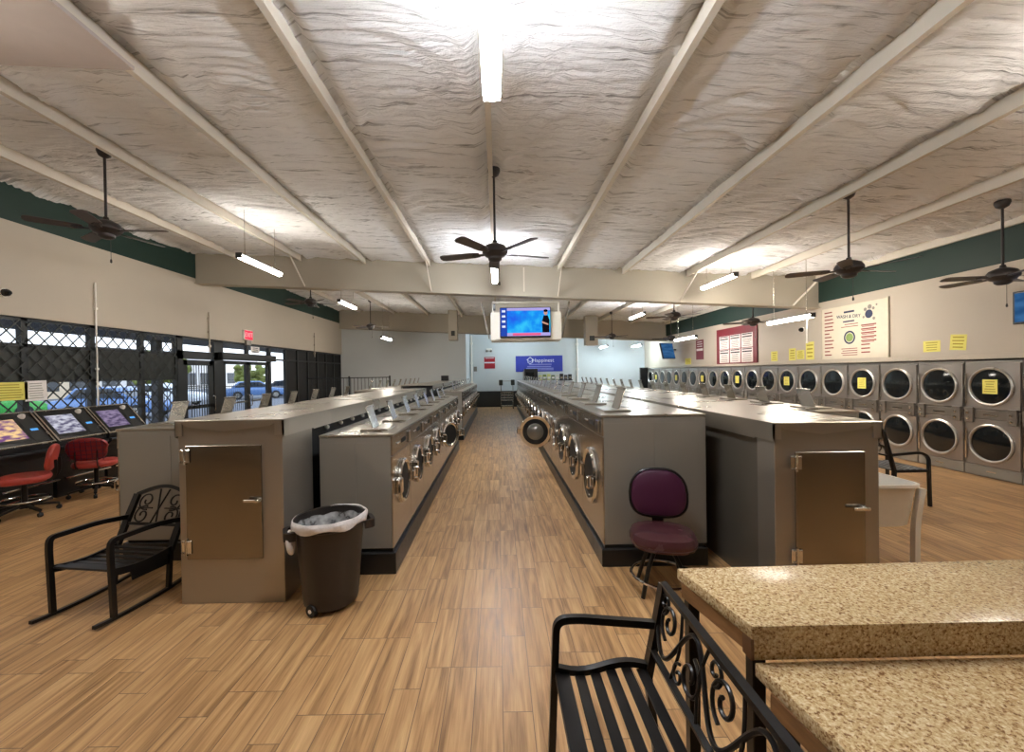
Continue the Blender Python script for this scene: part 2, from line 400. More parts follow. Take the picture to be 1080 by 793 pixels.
def thing(name, label, cat, loc=(0, 0, 0), rz=0.0, group=None):
    o = bpy.data.objects.new(name, None); C.objects.link(o)
    o.location = loc; o.rotation_euler = (0, 0, rz); o.empty_display_size = 0.1
    return tag(o, label, cat, group)
def tag(o, label, cat, group=None):
    o['label'] = label; o['category'] = cat
    if group: o['group'] = group
    return o
def struct(o, label=None):
    o['kind'] = 'structure'
    if label: o['label'] = label
    return o
def dup(root, loc, rz=None, label=None, group=None):
    r = root.copy(); C.objects.link(r); r.location = loc
    if rz is not None: r.rotation_euler = (0, 0, rz)
    if label: r['label'] = label
    if group: r['group'] = group
    for ch in list(root.children):
        c = ch.copy(); C.objects.link(c); c.parent = r
        for g in list(ch.children):
            d = g.copy(); C.objects.link(d); d.parent = c
    return r
def text(name, s, size, m, parent, loc, rot, ext=0.002, align='CENTER'):
    cu = bpy.data.curves.new(name, 'FONT'); cu.body = s; cu.size = size; cu.extrude = ext
    cu.align_x = align; cu.align_y = 'CENTER'; cu.materials.append(m)
    tmp = bpy.data.objects.new(name+'_tmp', cu); C.objects.link(tmp)
    me = bpy.data.meshes.new_from_object(tmp.evaluated_get(bpy.context.evaluated_depsgraph_get()))
    bpy.data.objects.remove(tmp); me.materials.clear(); me.materials.append(m)
    o = bpy.data.objects.new(name, me); C.objects.link(o); o.parent = parent; o.location = loc; o.rotation_euler = rot
    return o
def rotT(axis, a, loc=(0, 0, 0)): return Matrix.Translation(loc) @ Matrix.Rotation(a, 4, axis)
def arc(cx, cy, r, a0, a1, n): return [(cx+r*math.cos(a0+(a1-a0)*i/n), cy+r*math.sin(a0+(a1-a0)*i/n)) for i in range(n+1)]
def fillet(pts, r, n=5):
    out = [Vector(pts[0])]
    for i in range(1, len(pts)-1):
        p = Vector(pts[i]); a = (Vector(pts[i-1])-p); b = (Vector(pts[i+1])-p)
        d = min(r, a.length*0.49, b.length*0.49); a = p+a.normalized()*d; b = p+b.normalized()*d
        for k in range(n+1):
            t = k/n; out.append(a*(1-t)**2+p*2*t*(1-t)+b*t*t)
    out.append(Vector(pts[-1])); return out
def spline(pts, n=6):
    P = [Vector(p) for p in pts]; out = []
    for i in range(len(P)-1):
        p0 = P[max(i-1, 0)]; p1 = P[i]; p2 = P[i+1]; p3 = P[min(i+2, len(P)-1)]
        for k in range(n):
            t = k/n
            out.append(0.5*((2*p1)+(p2-p0)*t+(2*p0-5*p1+4*p2-p3)*t*t+(3*p1-p0-3*p2+p3)*t**3))
    out.append(P[-1]); return out
def ell(a, b, n=28, e=2.0):   # superellipse outline
    r = []
    for i in range(n):
        t = 2*PI*i/n; c, s = math.cos(t), math.sin(t)
        r.append((a*math.copysign(abs(c)**(2/e), c), b*math.copysign(abs(s)**(2/e), s)))
    return r
def cushion(mb, outline, z0, z1, rad, mi=0, T=None, dome=0.0):
    """pillowy solid from a plan outline between z0 and z1"""
    n = len(outline); rings = []
    def sc(k, z): return [(x*k, y*k, z) for x, y in outline]
    mx = max(abs(p[0]) for p in outline)
    s = 1-rad/mx
    rings = [sc(s*0.6, z0), sc(s, z0), sc(1-rad*0.3/mx, z0+rad*0.3), sc(1, z0+rad), sc(1, z1-rad), sc(1-rad*0.3/mx, z1-rad*0.3), sc(s, z1), sc(s*0.6, z1+dome*0.7), sc(s*0.2, z1+dome)]
    vs = [p for r in rings for p in r]; fs = []
    for k in range(len(rings)-1):
        for i in range(n):
            j = (i+1) % n; fs.append((k*n+i, k*n+j, (k+1)*n+j, (k+1)*n+i))
    fs.append(tuple(range(n))[::-1]); fs.append(tuple((len(rings)-1)*n+i for i in range(n)))
    mb.add(vs, fs, mi, T)

XL, XR, YB0, YB1, YF = -6.9, 7.4, 18.5, 21.0, -3.0
def zc(x): return 4.21-0.055*x

# ------------------------------------------------------------------ room shell
struct(MB().box(XL-0.1, 8.4, YF-0.1, YB1+0.1, -0.1, 0).build('floor', M['floor']), 'wood-look plank tile floor')
def vnoise(x, y, seed):
    rs = np.random.RandomState(seed); g = rs.rand(256, 256)
    xi = np.floor(x).astype(int); yi = np.floor(y).astype(int); fx = x-xi; fy = y-yi
    fx = fx*fx*(3-2*fx); fy = fy*fy*(3-2*fy)
    a = g[xi % 256, yi % 256]; b = g[(xi+1) % 256, yi % 256]; c = g[xi % 256, (yi+1) % 256]; d = g[(xi+1) % 256, (yi+1) % 256]
    return a*(1-fx)*(1-fy)+b*fx*(1-fy)+c*(1-fx)*fy+d*fx*fy
PURL = [-0.05+1.48*k for k in range(-4, 6)]
def build_ceiling():
    xs = np.linspace(XL, XR, 230); ys = np.concatenate([np.linspace(YF, 10.2, 640), np.linspace(10.25, YB1, 220)])
    X, Y = np.meshgrid(xs, ys, indexing='ij')
    w = vnoise(X*1.3, Y*1.3, 1)*0.9
    curve = 0.35*np.cos((((X+0.05)/1.48) % 1.0-0.5)*PI)          # ridges bow between the rafters
    r1 = np.abs(vnoise(X*0.9, (Y+curve+w)*6.0, 2)-0.5)*2
    r2 = np.abs(vnoise(X*2.0, (Y+curve+w*0.8)*13.0, 3)-0.5)*2
    r3 = np.abs(vnoise(X*1.6+40, (Y+curve+w*0.5)*21.0, 9)-0.5)*2
    h = 0.042*np.sqrt(r1)+0.030*np.sqrt(r2)+0.014*np.sqrt(r3)+0.03*vnoise(X*0.8, Y*0.8, 4)+0.005*vnoise(X*9, Y*9, 5)
    d = np.abs((((X+0.05)/1.48)+0.5) % 1.0-0.5)*1.48                # distance from a rafter
    h += np.exp(-(d/0.25)**2)*0.05*vnoise(X*4, Y*5, 6)
    h -= np.exp(-((d-0.05)/0.06)**2)*0.10
    Z = 4.21-0.055*X-h+0.04
    n1 = vnoise(Y*1.1, Y*0+3, 7); n2 = vnoise(Y*5, Y*0+3, 8)
    Z -= np.exp(-((X-XL)/0.09)**2)*(0.10*n1+0.03*n2)
    Z -= np.exp(-((XR-X)/0.09)**2)*(0.02+0.22*np.clip(n2-0.35, 0, 1)*n1)
    nx, ny = X.shape
    v = np.stack([X, Y, Z], -1).reshape(-1, 3).tolist()
    idx = np.arange(nx*ny).reshape(nx, ny)
    f = np.stack([idx[:-1, :-1], idx[:-1, 1:], idx[1:, 1:], idx[1:, :-1]], -1).reshape(-1, 4).tolist()
    mb = MB(); mb.add(v, f)
    o = mb.build('ceiling', M['foam'], angle=180)
    struct(o, 'white painted spray foam ceiling')
build_ceiling()
struct(MB().box(XL-0.2, XR+0.2, YF-0.1, YB1+0.1, 4.75, 4.85).build('roof_slab', M['purlin']))
for x in PURL:
    o = MB()
    z = zc(x); o.box(x-0.028, x+0.028, YF, YB1, z-0.13, z-0.118).box(x-0.014, x+0.014, YF, YB1, z-0.125, z+0.02)
    struct(o.build('ceiling_beam', M['purlin']), 'rafter along the ceiling')
def cross_beam(y, depth, name, lip=True, x0=XL, x1=XR):
    o = MB(); t = 0.16
    o.hexa([(x0, y, zc(x0)-depth), (x1, y, zc(x1)-depth), (x1, y+t, zc(x1)-depth), (x0, y+t, zc(x0)-depth),
            (x0, y, zc(x0)+0.02), (x1, y, zc(x1)+0.02), (x1, y+t, zc(x1)+0.02), (x0, y+t, zc(x0)+0.02)])
    if lip:
        o.hexa([(x0, y-0.06, zc(x0)-depth-0.02), (x1, y-0.06, zc(x1)-depth-0.02), (x1, y+t+0.06, zc(x1)-depth-0.02), (x0, y+t+0.06, zc(x0)-depth-0.02),
                (x0, y-0.06, zc(x0)-depth), (x1, y-0.06, zc(x1)-depth), (x1, y+t+0.06, zc(x1)-depth), (x0, y+t+0.06, zc(x0)-depth)])
    return struct(o.build(name, M['beam']))
bm1 = cross_beam(9.6, 0.72, 'ceiling_beam')
for x, dx in ((-4.49, 0.1), (-1.53, 0.04), (1.43, -0.02), (4.39, -0.18), (7.1, -0.3)):
    o = MB(); o.bar([(x, 9.1, zc(x)-0.12), (x+dx, 9.58, zc(x+dx)-0.70)], 0.05, 0.012, up=(1, 0, 0)); o.build('brace', M['purlin'], bm1)
MB().box(0.62, 0.65, 9.575, 9.6, 3.55, 4.1).build('conduit', M['purlin'], bm1)
bm2 = cross_beam(18.3, 0.83, 'ceiling_beam')

# left wall
def wall(name, m, *b): return struct(MB().box(*b).build(name, m))
wall('wall_left', M['wall'], XL-0.15, XL, YF, YB0, 2.62, 3.97)
wall('wall_left_upper', M['green'], XL-0.15, XL-0.01, YF, YB0, 3.97, 4.75)
wall('wall_left_near', M['wall'], XL-0.15, XL, YF, 3.1, 0, 2.62)
wall('wall_left_sill', M['wall'], XL-0.15, XL, 3.1, 9.04, 0, 0.40)
# right wall
wall('wall_right', M['wall'], XR, XR+0.15, YF, YB1, 1.80, 3.18)
wall('wall_right_upper', M['green'], XR+0.01, XR+0.15, YF, YB1, 3.18, 4.75)
wall('wall_right_near', M['wall'], XR, XR+0.15, YF, 4.36, 0, 1.80)
wall('wall_right_recess', M['wall'], 8.25, 8.4, 4.2, YB1, 0, 1.95)
wall('wall_right_end', M['wall'], XR, XR+0.15, 20.62, YB1, 0, 1.80)
struct(MB().box(XR-0.05, XR+0.9, 4.36, 20.62, 1.79, 1.80).box(XR-0.035, XR, 4.36, 20.62, 1.80, 1.875, 0.004).build('trim_1', M['wall']))
# back walls
wall('wall_back', M['backwall'], XL-0.15, -1.4, YB0, YB0+0.15, 0, 4.75)
wall('wall_back_return', M['backwall'], -1.55, -1.4, YB0+0.1, YB1, 0, 4.75)
wall('wall_back_far', M['backwall'], -1.55, 8.4, YB1, YB1+0.15, 0, 4.75)
wall('wall_front', M['frontwall'], XL-0.15, XR+0.15, YF-0.15, YF, 0, 4.75)
struct(MB().box(XL+0.0, -1.4, YB0-0.012, YB0, 0, 0.1).build('baseboard_back', M['plinth']))

# ------------------------------------------------------------------ storefront
def window(n, y0, y1, grille=True, tint=True, dark=False, papers=None):
    z0, z1 = 0.40, 2.62; x0, x1 = XL-0.12, XL-0.04
    if dark: z0 = 0.0
    f = MB(); fw = 0.045
    f.box(x0, x1, y0, y0+fw, z0, z1).box(x0, x1, y1-fw, y1, z0, z1).box(x0, x1, y0, y1, z1-0.05, z1).box(x0, x1, y0, y1, z0, z0+0.06)
    f.box(x0, x1, y0, y1, 2.19, 2.24)
    if tint: f.box(x0, x1, y0, y1, 1.66, 1.70)
    o = struct(f.build('window_%d' % n, M['black_trim']), 'black framed storefront window')
    gm = M['void'] if dark else M['glass']
    MB().box(x0+0.03, x0+0.04, y0+fw, y1-fw, z0+0.05, z1-0.05).build('pane', gm, o)
    if tint: MB().box(x0+0.045, x0+0.055, y0+fw, y1-fw, 1.68, 2.21).build('tinted_panel', M['tint'], o)
    if grille:
        g = MB(); s = 0.225; xg = XL-0.03; k = -30
        def clip(c, sg):
            # line z = sg*(y-y0)*1.0 + c clipped to bay
            pts = []
            ya, yb = y0+0.02, y1-0.02; za, zb = z0+0.05, z1-0.04
            t = []
            for y in (ya, yb):
                z = sg*(y-y0)*1.05+c
                if za <= z <= zb: t.append((y, z))
            for z in (za, zb):
                y = (z-c)/(sg*1.05)+y0
                if ya <= y <= yb: t.append((y, z))
            if len(t) >= 2:
                a, b = min(t), max(t)
                if math.hypot(a[0]-b[0], a[1]-b[1]) > 0.03:
                    g.bar([(xg+(0.006 if sg > 0 else -0.006), a[0], a[1]), (xg+(0.006 if sg > 0 else -0.006), b[0], b[1])], 0.018, 0.008, up=(1, 0, 0))
        for i in range(-16, 30): clip(i*s, 1); clip(i*s+0.1, -1)
        g.build('security_grille', M['lattice'], o)
    return o
bays = [(3.1, 4.1), (4.1, 5.1), (5.1, 6.13), (6.13, 7.16), (7.16, 8.16), (8.16, 9.04)]
wn = 1
for a, b in bays: window(wn, a, b); wn += 1
def bar_door(n, y0, y1):
    x0, x1 = XL-0.12, XL-0.03
    f = MB(); f.box(x0, x1, y0, y0+0.16, 0, 2.62).box(x0, x1, y1-0.14, y1, 0, 2.62).box(x0, x1, y0, y1, 2.12, 2.30).box(x0, x1, y0, y1, 2.56, 2.62)
    o = struct(f.build('door_%d' % n, M['black_trim']), 'black metal door with vertical security bars')
    a, b = y0+0.18, y1-0.16
    l = MB(); l.box(x0+0.02, x1-0.02, a, a+0.13, 0.02, 2.1).box(x0+0.02, x1-0.02, b-0.13, b, 0.02, 2.1).box(x0+0.02, x1-0.02, a, b, 1.98, 2.1).box(x0+0.02, x1-0.02, a, b, 0.02, 0.26).box(x0+0.02, x1-0.02, a, b, 0.98, 1.06)
    l.build('door_leaf', M['black_trim'], o)
    MB().box(x0+0.04, x0+0.05, a+0.1, b-0.1, 0.2, 2.0).box(x0+0.04, x0+0.05, y0+0.1, y1-0.1, 2.28, 2.58).build('pane', M['glass'], o)
    g = MB(); k = a+0.19
    while k < b-0.14: g.tube([(x1+0.01, k, 0.25), (x1+0.01, k, 2.0)], 0.009, 6); k += 0.085
    g.bar([(x1+0.01, a+0.1, 1.5), (x1+0.01, b-0.1, 1.5)], 0.02, 0.01, up=(1, 0, 0))
    g.build('security_bars', M['lattice'], o)
    h = MB(); h.tube(fillet([(x1, b-0.06, 0.9), (x1+0.06, b-0.06, 0.9), (x1+0.06, b-0.06, 1.25), (x1, b-0.06, 1.25)], 0.03), 0.012); h.build('handle', M['chrome'], o)
def glass_door(n, y0, y1):
    x0, x1 = XL-0.12, XL-0.03
    f = MB(); f.box(x0, x1, y0, y0+0.1, 0, 2.62).box(x0, x1, y1-0.1, y1, 0, 2.62).box(x0, x1+0.12, y0-0.1, y1+0.1, 2.14, 2.32, 0.01).box(x0, x1, y0, y1, 2.56, 2.62)
    ym = (y0+y1)/2; f.box(x0, x1, ym-0.045, ym+0.045, 2.3, 2.6)
    o = struct(f.build('door_%d' % n, M['black_trim']), 'black framed double glass entrance door')
    for a, b, hs in ((y0+0.11, ym-0.01, 1), (ym+0.01, y1-0.11, -1)):
        l = MB(); w = 0.09
        l.box(x0+0.02, x1-0.01, a, a+w, 0.02, 2.12).box(x0+0.02, x1-0.01, b-w, b, 0.02, 2.12).box(x0+0.02, x1-0.01, a, b, 2.03, 2.12).box(x0+0.02, x1-0.01, a, b, 0.02, 0.28)
        d = l.build('door_leaf', M['black_trim'], o)
        MB().box(x0+0.05, x0+0.06, a+w, b-w, 0.28, 2.03).build('pane', M['glass'], d)
        yy = b-0.05 if hs > 0 else a+0.05
        MB().tube(fillet([(x1, yy, 0.9), (x1+0.06, yy, 0.9), (x1+0.06, yy, 1.2), (x1, yy, 1.2)], 0.03), 0.012).box(x1, x1+0.04, a+0.1, b-0.1, 1.0, 1.05).build('handle', M['silver'], d)
    MB().box(x0+0.05, x0+0.06, y0+0.1, y1-0.1, 2.3, 2.58).build('pane', M['glass'], o)
bar_door(1, 9.04, 10.35)
glass_door(2, 10.45, 12.75)
struct(MB().box(XL-0.12, XL-0.03, 10.35, 10.45, 0, 2.62).build('trim_2', M['black_trim']))
window(7, 12.75, 13.7, grille=False, tint=False)
wall('wall_left_under_window', M['wall'], XL-0.15, XL-0.02, 12.75, 13.7, 0, 0.40)
yy = 13.7
while yy < 18.4:
    window(wn+1, yy, min(yy+0.8, 18.5), grille=False, tint=False, dark=True); wn += 1; yy += 0.8

# ------------------------------------------------------------------ outside
struct(MB().box(-60, XL-0.15, -20, 70, -0.2, -0.12).build('ground_outside', M['asphalt']))
struct(MB().box(-9.6, XL-0.15, -10, 40, -0.12, -0.02).build('sidewalk', M['concrete']))
struct(MB().box(-10.2, XL-0.15, -8, 40, 2.78, 3.3).build('overhang_roof', M['awning']))
for k, yy in enumerate((1.0, 11.9, 20.0)):
    o = MB().box(-9.9, -9.7, yy, yy+0.2, -0.02, 2.78, 0.01).build('overhang_pillar', M['awning']); struct(o)
def building(x, y0, y1, h, m, label):
    t = thing('shop_building', label, 'building', (x, (y0+y1)/2, -0.12))
    L = (y1-y0)/2
    MB().box(-8, 0, -L, L, 0, h).build('wall', m, t)
    MB().box(-8.1, 0.15, -L-0.1, L+0.1, h, h+0.35, 0.03).build('roof', M['awning'], t)
    n = int(L*2/3.2)
    for i in range(n):
        yy = -L+1.6+i*3.2
        MB().box(-0.05, 0.04, yy-1.1, yy+1.1, 0.7, 2.5).build('window', M['car_glass'], t)
    return t
building(-42, 18, 44, 3.9, M['cream_wall'], 'low cream shop building across the car park seen through grilles')
building(-46, 48, 80, 5.2, M['white_wall'], 'taller white building across the car park seen through glass doors')
def car(loc, rz, m, label):
    t = thing('car', label, 'car', loc, rz)
    body = [(-2.2, 0.3), (-2.25, 0.7), (-2.1, 0.88), (-1.2, 0.96), (1.1, 0.92), (2.0, 0.8), (2.2, 0.6), (2.2, 0.3)]
    MB().prism(body, -0.85, 0.85, 'y', bev=0.05).build('body', m, t)
    cab = [(-1.75, 0.93), (-1.25, 1.42), (0.25, 1.45), (1.05, 0.93)]
    MB().prism(cab, -0.70, 0.70, 'y', bev=0.04).prism([(-0.9, 1.43), (-0.2, 1.47), (0.1, 1.44)], -0.6, 0.6, 'y').build('cabin', m, t)
    g = MB(); win = [(-1.5, 0.97), (-1.15, 1.36), (0.2, 1.38), (0.85, 0.97)]
    g.prism(win, -0.73, -0.69, 'y').prism(win, 0.69, 0.73, 'y')
    g.hexa([(0.32, -0.6, 1.36), (0.32, 0.6, 1.36), (0.35, 0.6, 1.37), (0.35, -0.6, 1.37), (0.93, -0.64, 0.98), (0.93, 0.64, 0.98), (0.97, 0.64, 1.0), (0.97, -0.64, 1.0)])
    g.build('window', M['car_glass'], t)
    for x in (-1.35, 1.35):
        for s in (-1, 1):
            MB().lathe([(0.0, -0.1), (0.3, -0.1), (0.33, -0.06), (0.33, 0.06), (0.3, 0.1), (0.0, 0.1)], 20, 0, rotT('X', PI/2, (x, s*0.80, 0.33))).lathe([(0, -0.11), (0.19, -0.11), (0.19, 0.11), (0, 0.11)], 16, 1, rotT('X', PI/2, (x, s*0.80, 0.33))).build('wheel', [M['rubber'], M['silver']], t)
    return t
car((-23.5, 18.6, -0.12), 1.2, M['car_green'], 'green car in the car park behind the yellow paper on the grille')
car((-17.5, 19.2, -0.12), 0.1, M['car_blue'], 'blue car parked outside behind the grille above the game machines')
car((-21.5, 27.0, -0.12), 0.05, M['car_white'], 'white car parked outside beside the black barred door')
car((-20.0, 34.5, -0.12), 0.6, M['car_blue'], 'blue car parked outside the double glass entrance doors')
car((-19.0, 38.5, -0.12), 0.1, M['car_dark'], 'dark car parked outside past the blue car at the entrance')
def bush(loc, r, h, label):
    t = thing('tree', label, 'tree', loc)
    rs = random.Random(int(h*100)); mb = MB()
    for i in range(46):
        a = rs.random()*2*PI; q = r*math.sqrt(rs.random()); z = h*0.42+rs.random()*h*0.58; s = r*(0.18+0.16*rs.random())
        bm = bmesh.new(); bmesh.ops.create_icosphere(bm, subdivisions=2, radius=s)
        for v in bm.verts: v.co *= 0.8+0.4*rs.random()
        mb.addbm(bm, 0, Matrix.Translation((q*math.cos(a), q*math.sin(a), z))); bm.free()
    mb.build('crown', M['leaf'], t)
    MB().lathe([(0.16, 0), (0.11, h*0.3), (0.06, h*0.7)], 10).build('trunk', M['bark'], t)
bush((-27, 45.5, -0.12), 1.5, 2.9, 'olive green tree behind the cars seen through the entrance doors')
bush((-30, 37.0, -0.12), 2.0, 3.6, 'small olive tree behind the white car seen beside the barred door')
t = thing('iron_fence', 'dark iron picket fence outside the grille next to the barred door', 'fence', (-10.6, 12.2, -0.12))
MB().bar([(0, -1.6, 1.45), (0, 5.6, 1.45)], 0.04, 0.03).bar([(0, -1.6, 0.2), (0, 5.6, 0.2)], 0.04, 0.03).build('rail', M['fence_iron'], t)
o = MB()
for k in range(61): o.tube([(0, -1.6+0.12*k, 0), (0, -1.6+0.12*k, 1.55)], 0.011, 5)
o.build('pickets', M['fence_iron'], t)

# ------------------------------------------------------------------ lights
def tube_light(x, y0, y1, z, m, label, w=0.13, drop=True, pend=True, white=False):
    L = (y1-y0)/2
    t = thing('tube_light', label, 'light', (x, (y0+y1)/2, z), 0, 'ceiling tube lights')
    hm = M['fixture_white'] if white else M['fixture']
    MB().box(-w*0.27, w*0.27, -L, L, 0.04, 0.07, 0.006).box(-w*0.4, w*0.4, -L-0.015, -L, -0.02, 0.07, 0.005).box(-w*0.4, w*0.4, L, L+0.015, -0.02, 0.07, 0.005).build('housing', hm, t)
    a0 = math.radians(190)
    prof = [(w*0.42*math.cos(-a0/2-PI/2+a0*k/12), 0.025+0.05*math.sin(-a0/2-PI/2+a0*k/12)) for k in range(13)]+[(w*0.26, 0.041), (-w*0.26, 0.041)]
    MB().prism(prof, -L+0.002, L-0.002, 'y').build('diffuser', m, t)
    if pend:
        for s in (-1, 1):
            MB().tube([(0, s*L*0.75, 0.07), (0, s*L*0.75, zc(x)-z-0.03)], 0.005, 6).box(-0.02, 0.02, s*L*0.75-0.02, s*L*0.75+0.02, 0.07, 0.085).build('hanger', M['silver'], t)
    return t
tube_light(-0.01, 1.6, 2.93, 3.62, M['tube_cool'], 'bright bare tube light on the centre rafter nearest the viewer', w=0.15, white=True)
tube_light(-0.03, 7.5, 8.9, 3.62, M['tube_cool'], 'white tube light just below the middle ceiling fan', w=0.14, white=True)
tube_light(-4.07, 6.63, 7.85, 3.6, M['tube_warm'], 'tube light on thin hangers above the left washer bank before the beam')
tube_light(4.5, 7.85, 9.1, 3.45, M['tube_warm'], 'tube light on thin hangers between beam and right ceiling fan')
tube_light(-4.07, 10.8, 12.0, 3.6, M['tube_warm'], 'tube light just past the beam by the dark green left wall')
tube_light(-4.07, 14.7, 15.9, 3.0, M['tube_warm'], 'low hung small tube light in front of the plain grey back wall', pend=True)
tube_light(4.55, 12.9, 14.2, 3.45, M['tube_cool'], 'tube light past the beam between two distant ceiling fans')
tube_light(5.0, 19.0, 20.2, 2.82, M['tube_blue'], 'daylight tube light at the back wall beside the white duct')
tube_light(6.55, 19.0, 20.2, 2.84, M['tube_blue'], 'daylight tube light at the back wall above the dark end panel')
tube_light(5.9, 7.8, 9.05, 2.66, M['tube_warm'], 'long low tube light in front of the cream price board')
tube_light(5.95, 12.5, 13.9, 2.67, M['tube_warm'], 'low tube light beside the tilted blue screen')
tube_light(0.9, 19.0, 20.2, 3.55, M['tube_blue'], 'daylight tube light hidden behind the white television box')
tube_light(-4.07, 1.5, 2.75, 3.6, M['tube_warm'], 'added tube light, out of view beside the smooth ceiling board')  # unseen fixture added to brighten the near left ceiling and floor
tube_light(4.5, 1.9, 3.15, 3.45, M['tube_warm'], 'added tube light, out of view above the white sink')  # its counterpart on the right, also unseen and added for light

# ------------------------------------------------------------------ ceiling fans
def make_fan():
    t = thing('ceiling_fan', '', 'fan', (0, 0, 0), 0, 'ceiling fans')
    return t
def fan(x, y, zh, a0, label, R=0.68):
    t = thing('ceiling_fan', label, 'fan', (x, y, zh), 0, 'dark five-bladed ceiling fans')
    top = zc(x)-zh-0.03
    MB().lathe([(0.0, top), (0.075, top), (0.078, top-0.03), (0.06, top-0.075), (0.022, top-0.10), (0.0, top-0.10)], 20).build('canopy', M['fan'], t)
    MB().tube([(0, 0, 0.12), (0, 0, top-0.08)], 0.014, 8).lathe([(0.0, 0.17), (0.026, 0.16), (0.036, 0.12), (0.0, 0.11)], 12).build('downrod', M['fan'], t)
    MB().lathe([(0.0, 0.125), (0.06, 0.12), (0.125, 0.09), (0.155, 0.045), (0.155, 0.01), (0.12, -0.03), (0.085, -0.045), (0.08, -0.075), (0.05, -0.095), (0.0, -0.1)], 28).build('motor', M['fan'], t)
    for k in range(5):
        a = a0+2*PI*k/5
        T = Matrix.Rotation(a, 4, 'Z') @ Matrix.Rotation(math.radians(12), 4, 'X')
        pl = [(0.20, -0.045), (0.26, -0.06), (R-0.05, -0.07), (R-0.012, -0.05), (R, 0.0), (R-0.012, 0.05), (R-0.05, 0.07), (0.26, 0.06), (0.20, 0.045)]
        b = MB().prism(pl, 0.0, 0.008, 'z', 0, T).build('blade', M['fan_blade'], t)
        MB().prism([(0.12, -0.018), (0.2, -0.02), (0.27, -0.04), (0.30, 0.0), (0.27, 0.04), (0.2, 0.02), (0.12, 0.018)], -0.008, 0.0, 'z', 0, T).build('bracket', M['fan'], b)
    MB().tube([(0.05, 0, -0.08), (0.05, 0, -0.34)], 0.003, 5).lathe([(0, -0.39), (0.012, -0.375), (0.009, -0.345), (0, -0.335)], 8, 0, Matrix.Translation((0.05, 0, 0))).build('pull_chain', M['fan'], t)
    return t
fan(-0.01, 5.1, 3.15, math.radians(20), 'dark ceiling fan on the centre rafter above the aisle', 0.72)
fan(-4.65, 5.0, 3.47, math.radians(5), 'dark ceiling fan hanging against the green left wall band')
fan(4.49, 5.32, 2.93, math.radians(10), 'dark ceiling fan hanging near the beam end and green right wall')
fan(6.57, 5.42, 2.83, math.radians(170), 'dark ceiling fan hanging in front of the right wall nearest the viewer')
fan(-4.67, 10.5, 3.52, 0.5, 'dark ceiling fan just past the beam at the green left wall')
fan(-4.6, 15.2, 3.43, 0.2, 'small distant ceiling fan in front of the grey back wall')
fan(4.5, 10.6, 3.05, 0.3, 'dark ceiling fan just past the beam beside the distant tube light')
fan(6.5, 10.6, 2.87, 0.1, 'dark ceiling fan in front of the maroon framed price board')
fan(4.37, 15.9, 3.0, 0.4, 'small distant ceiling fan right of the white television box')
fan(6.5, 15.6, 2.87, 0.2, 'small distant ceiling fan just above the tilted blue screen')

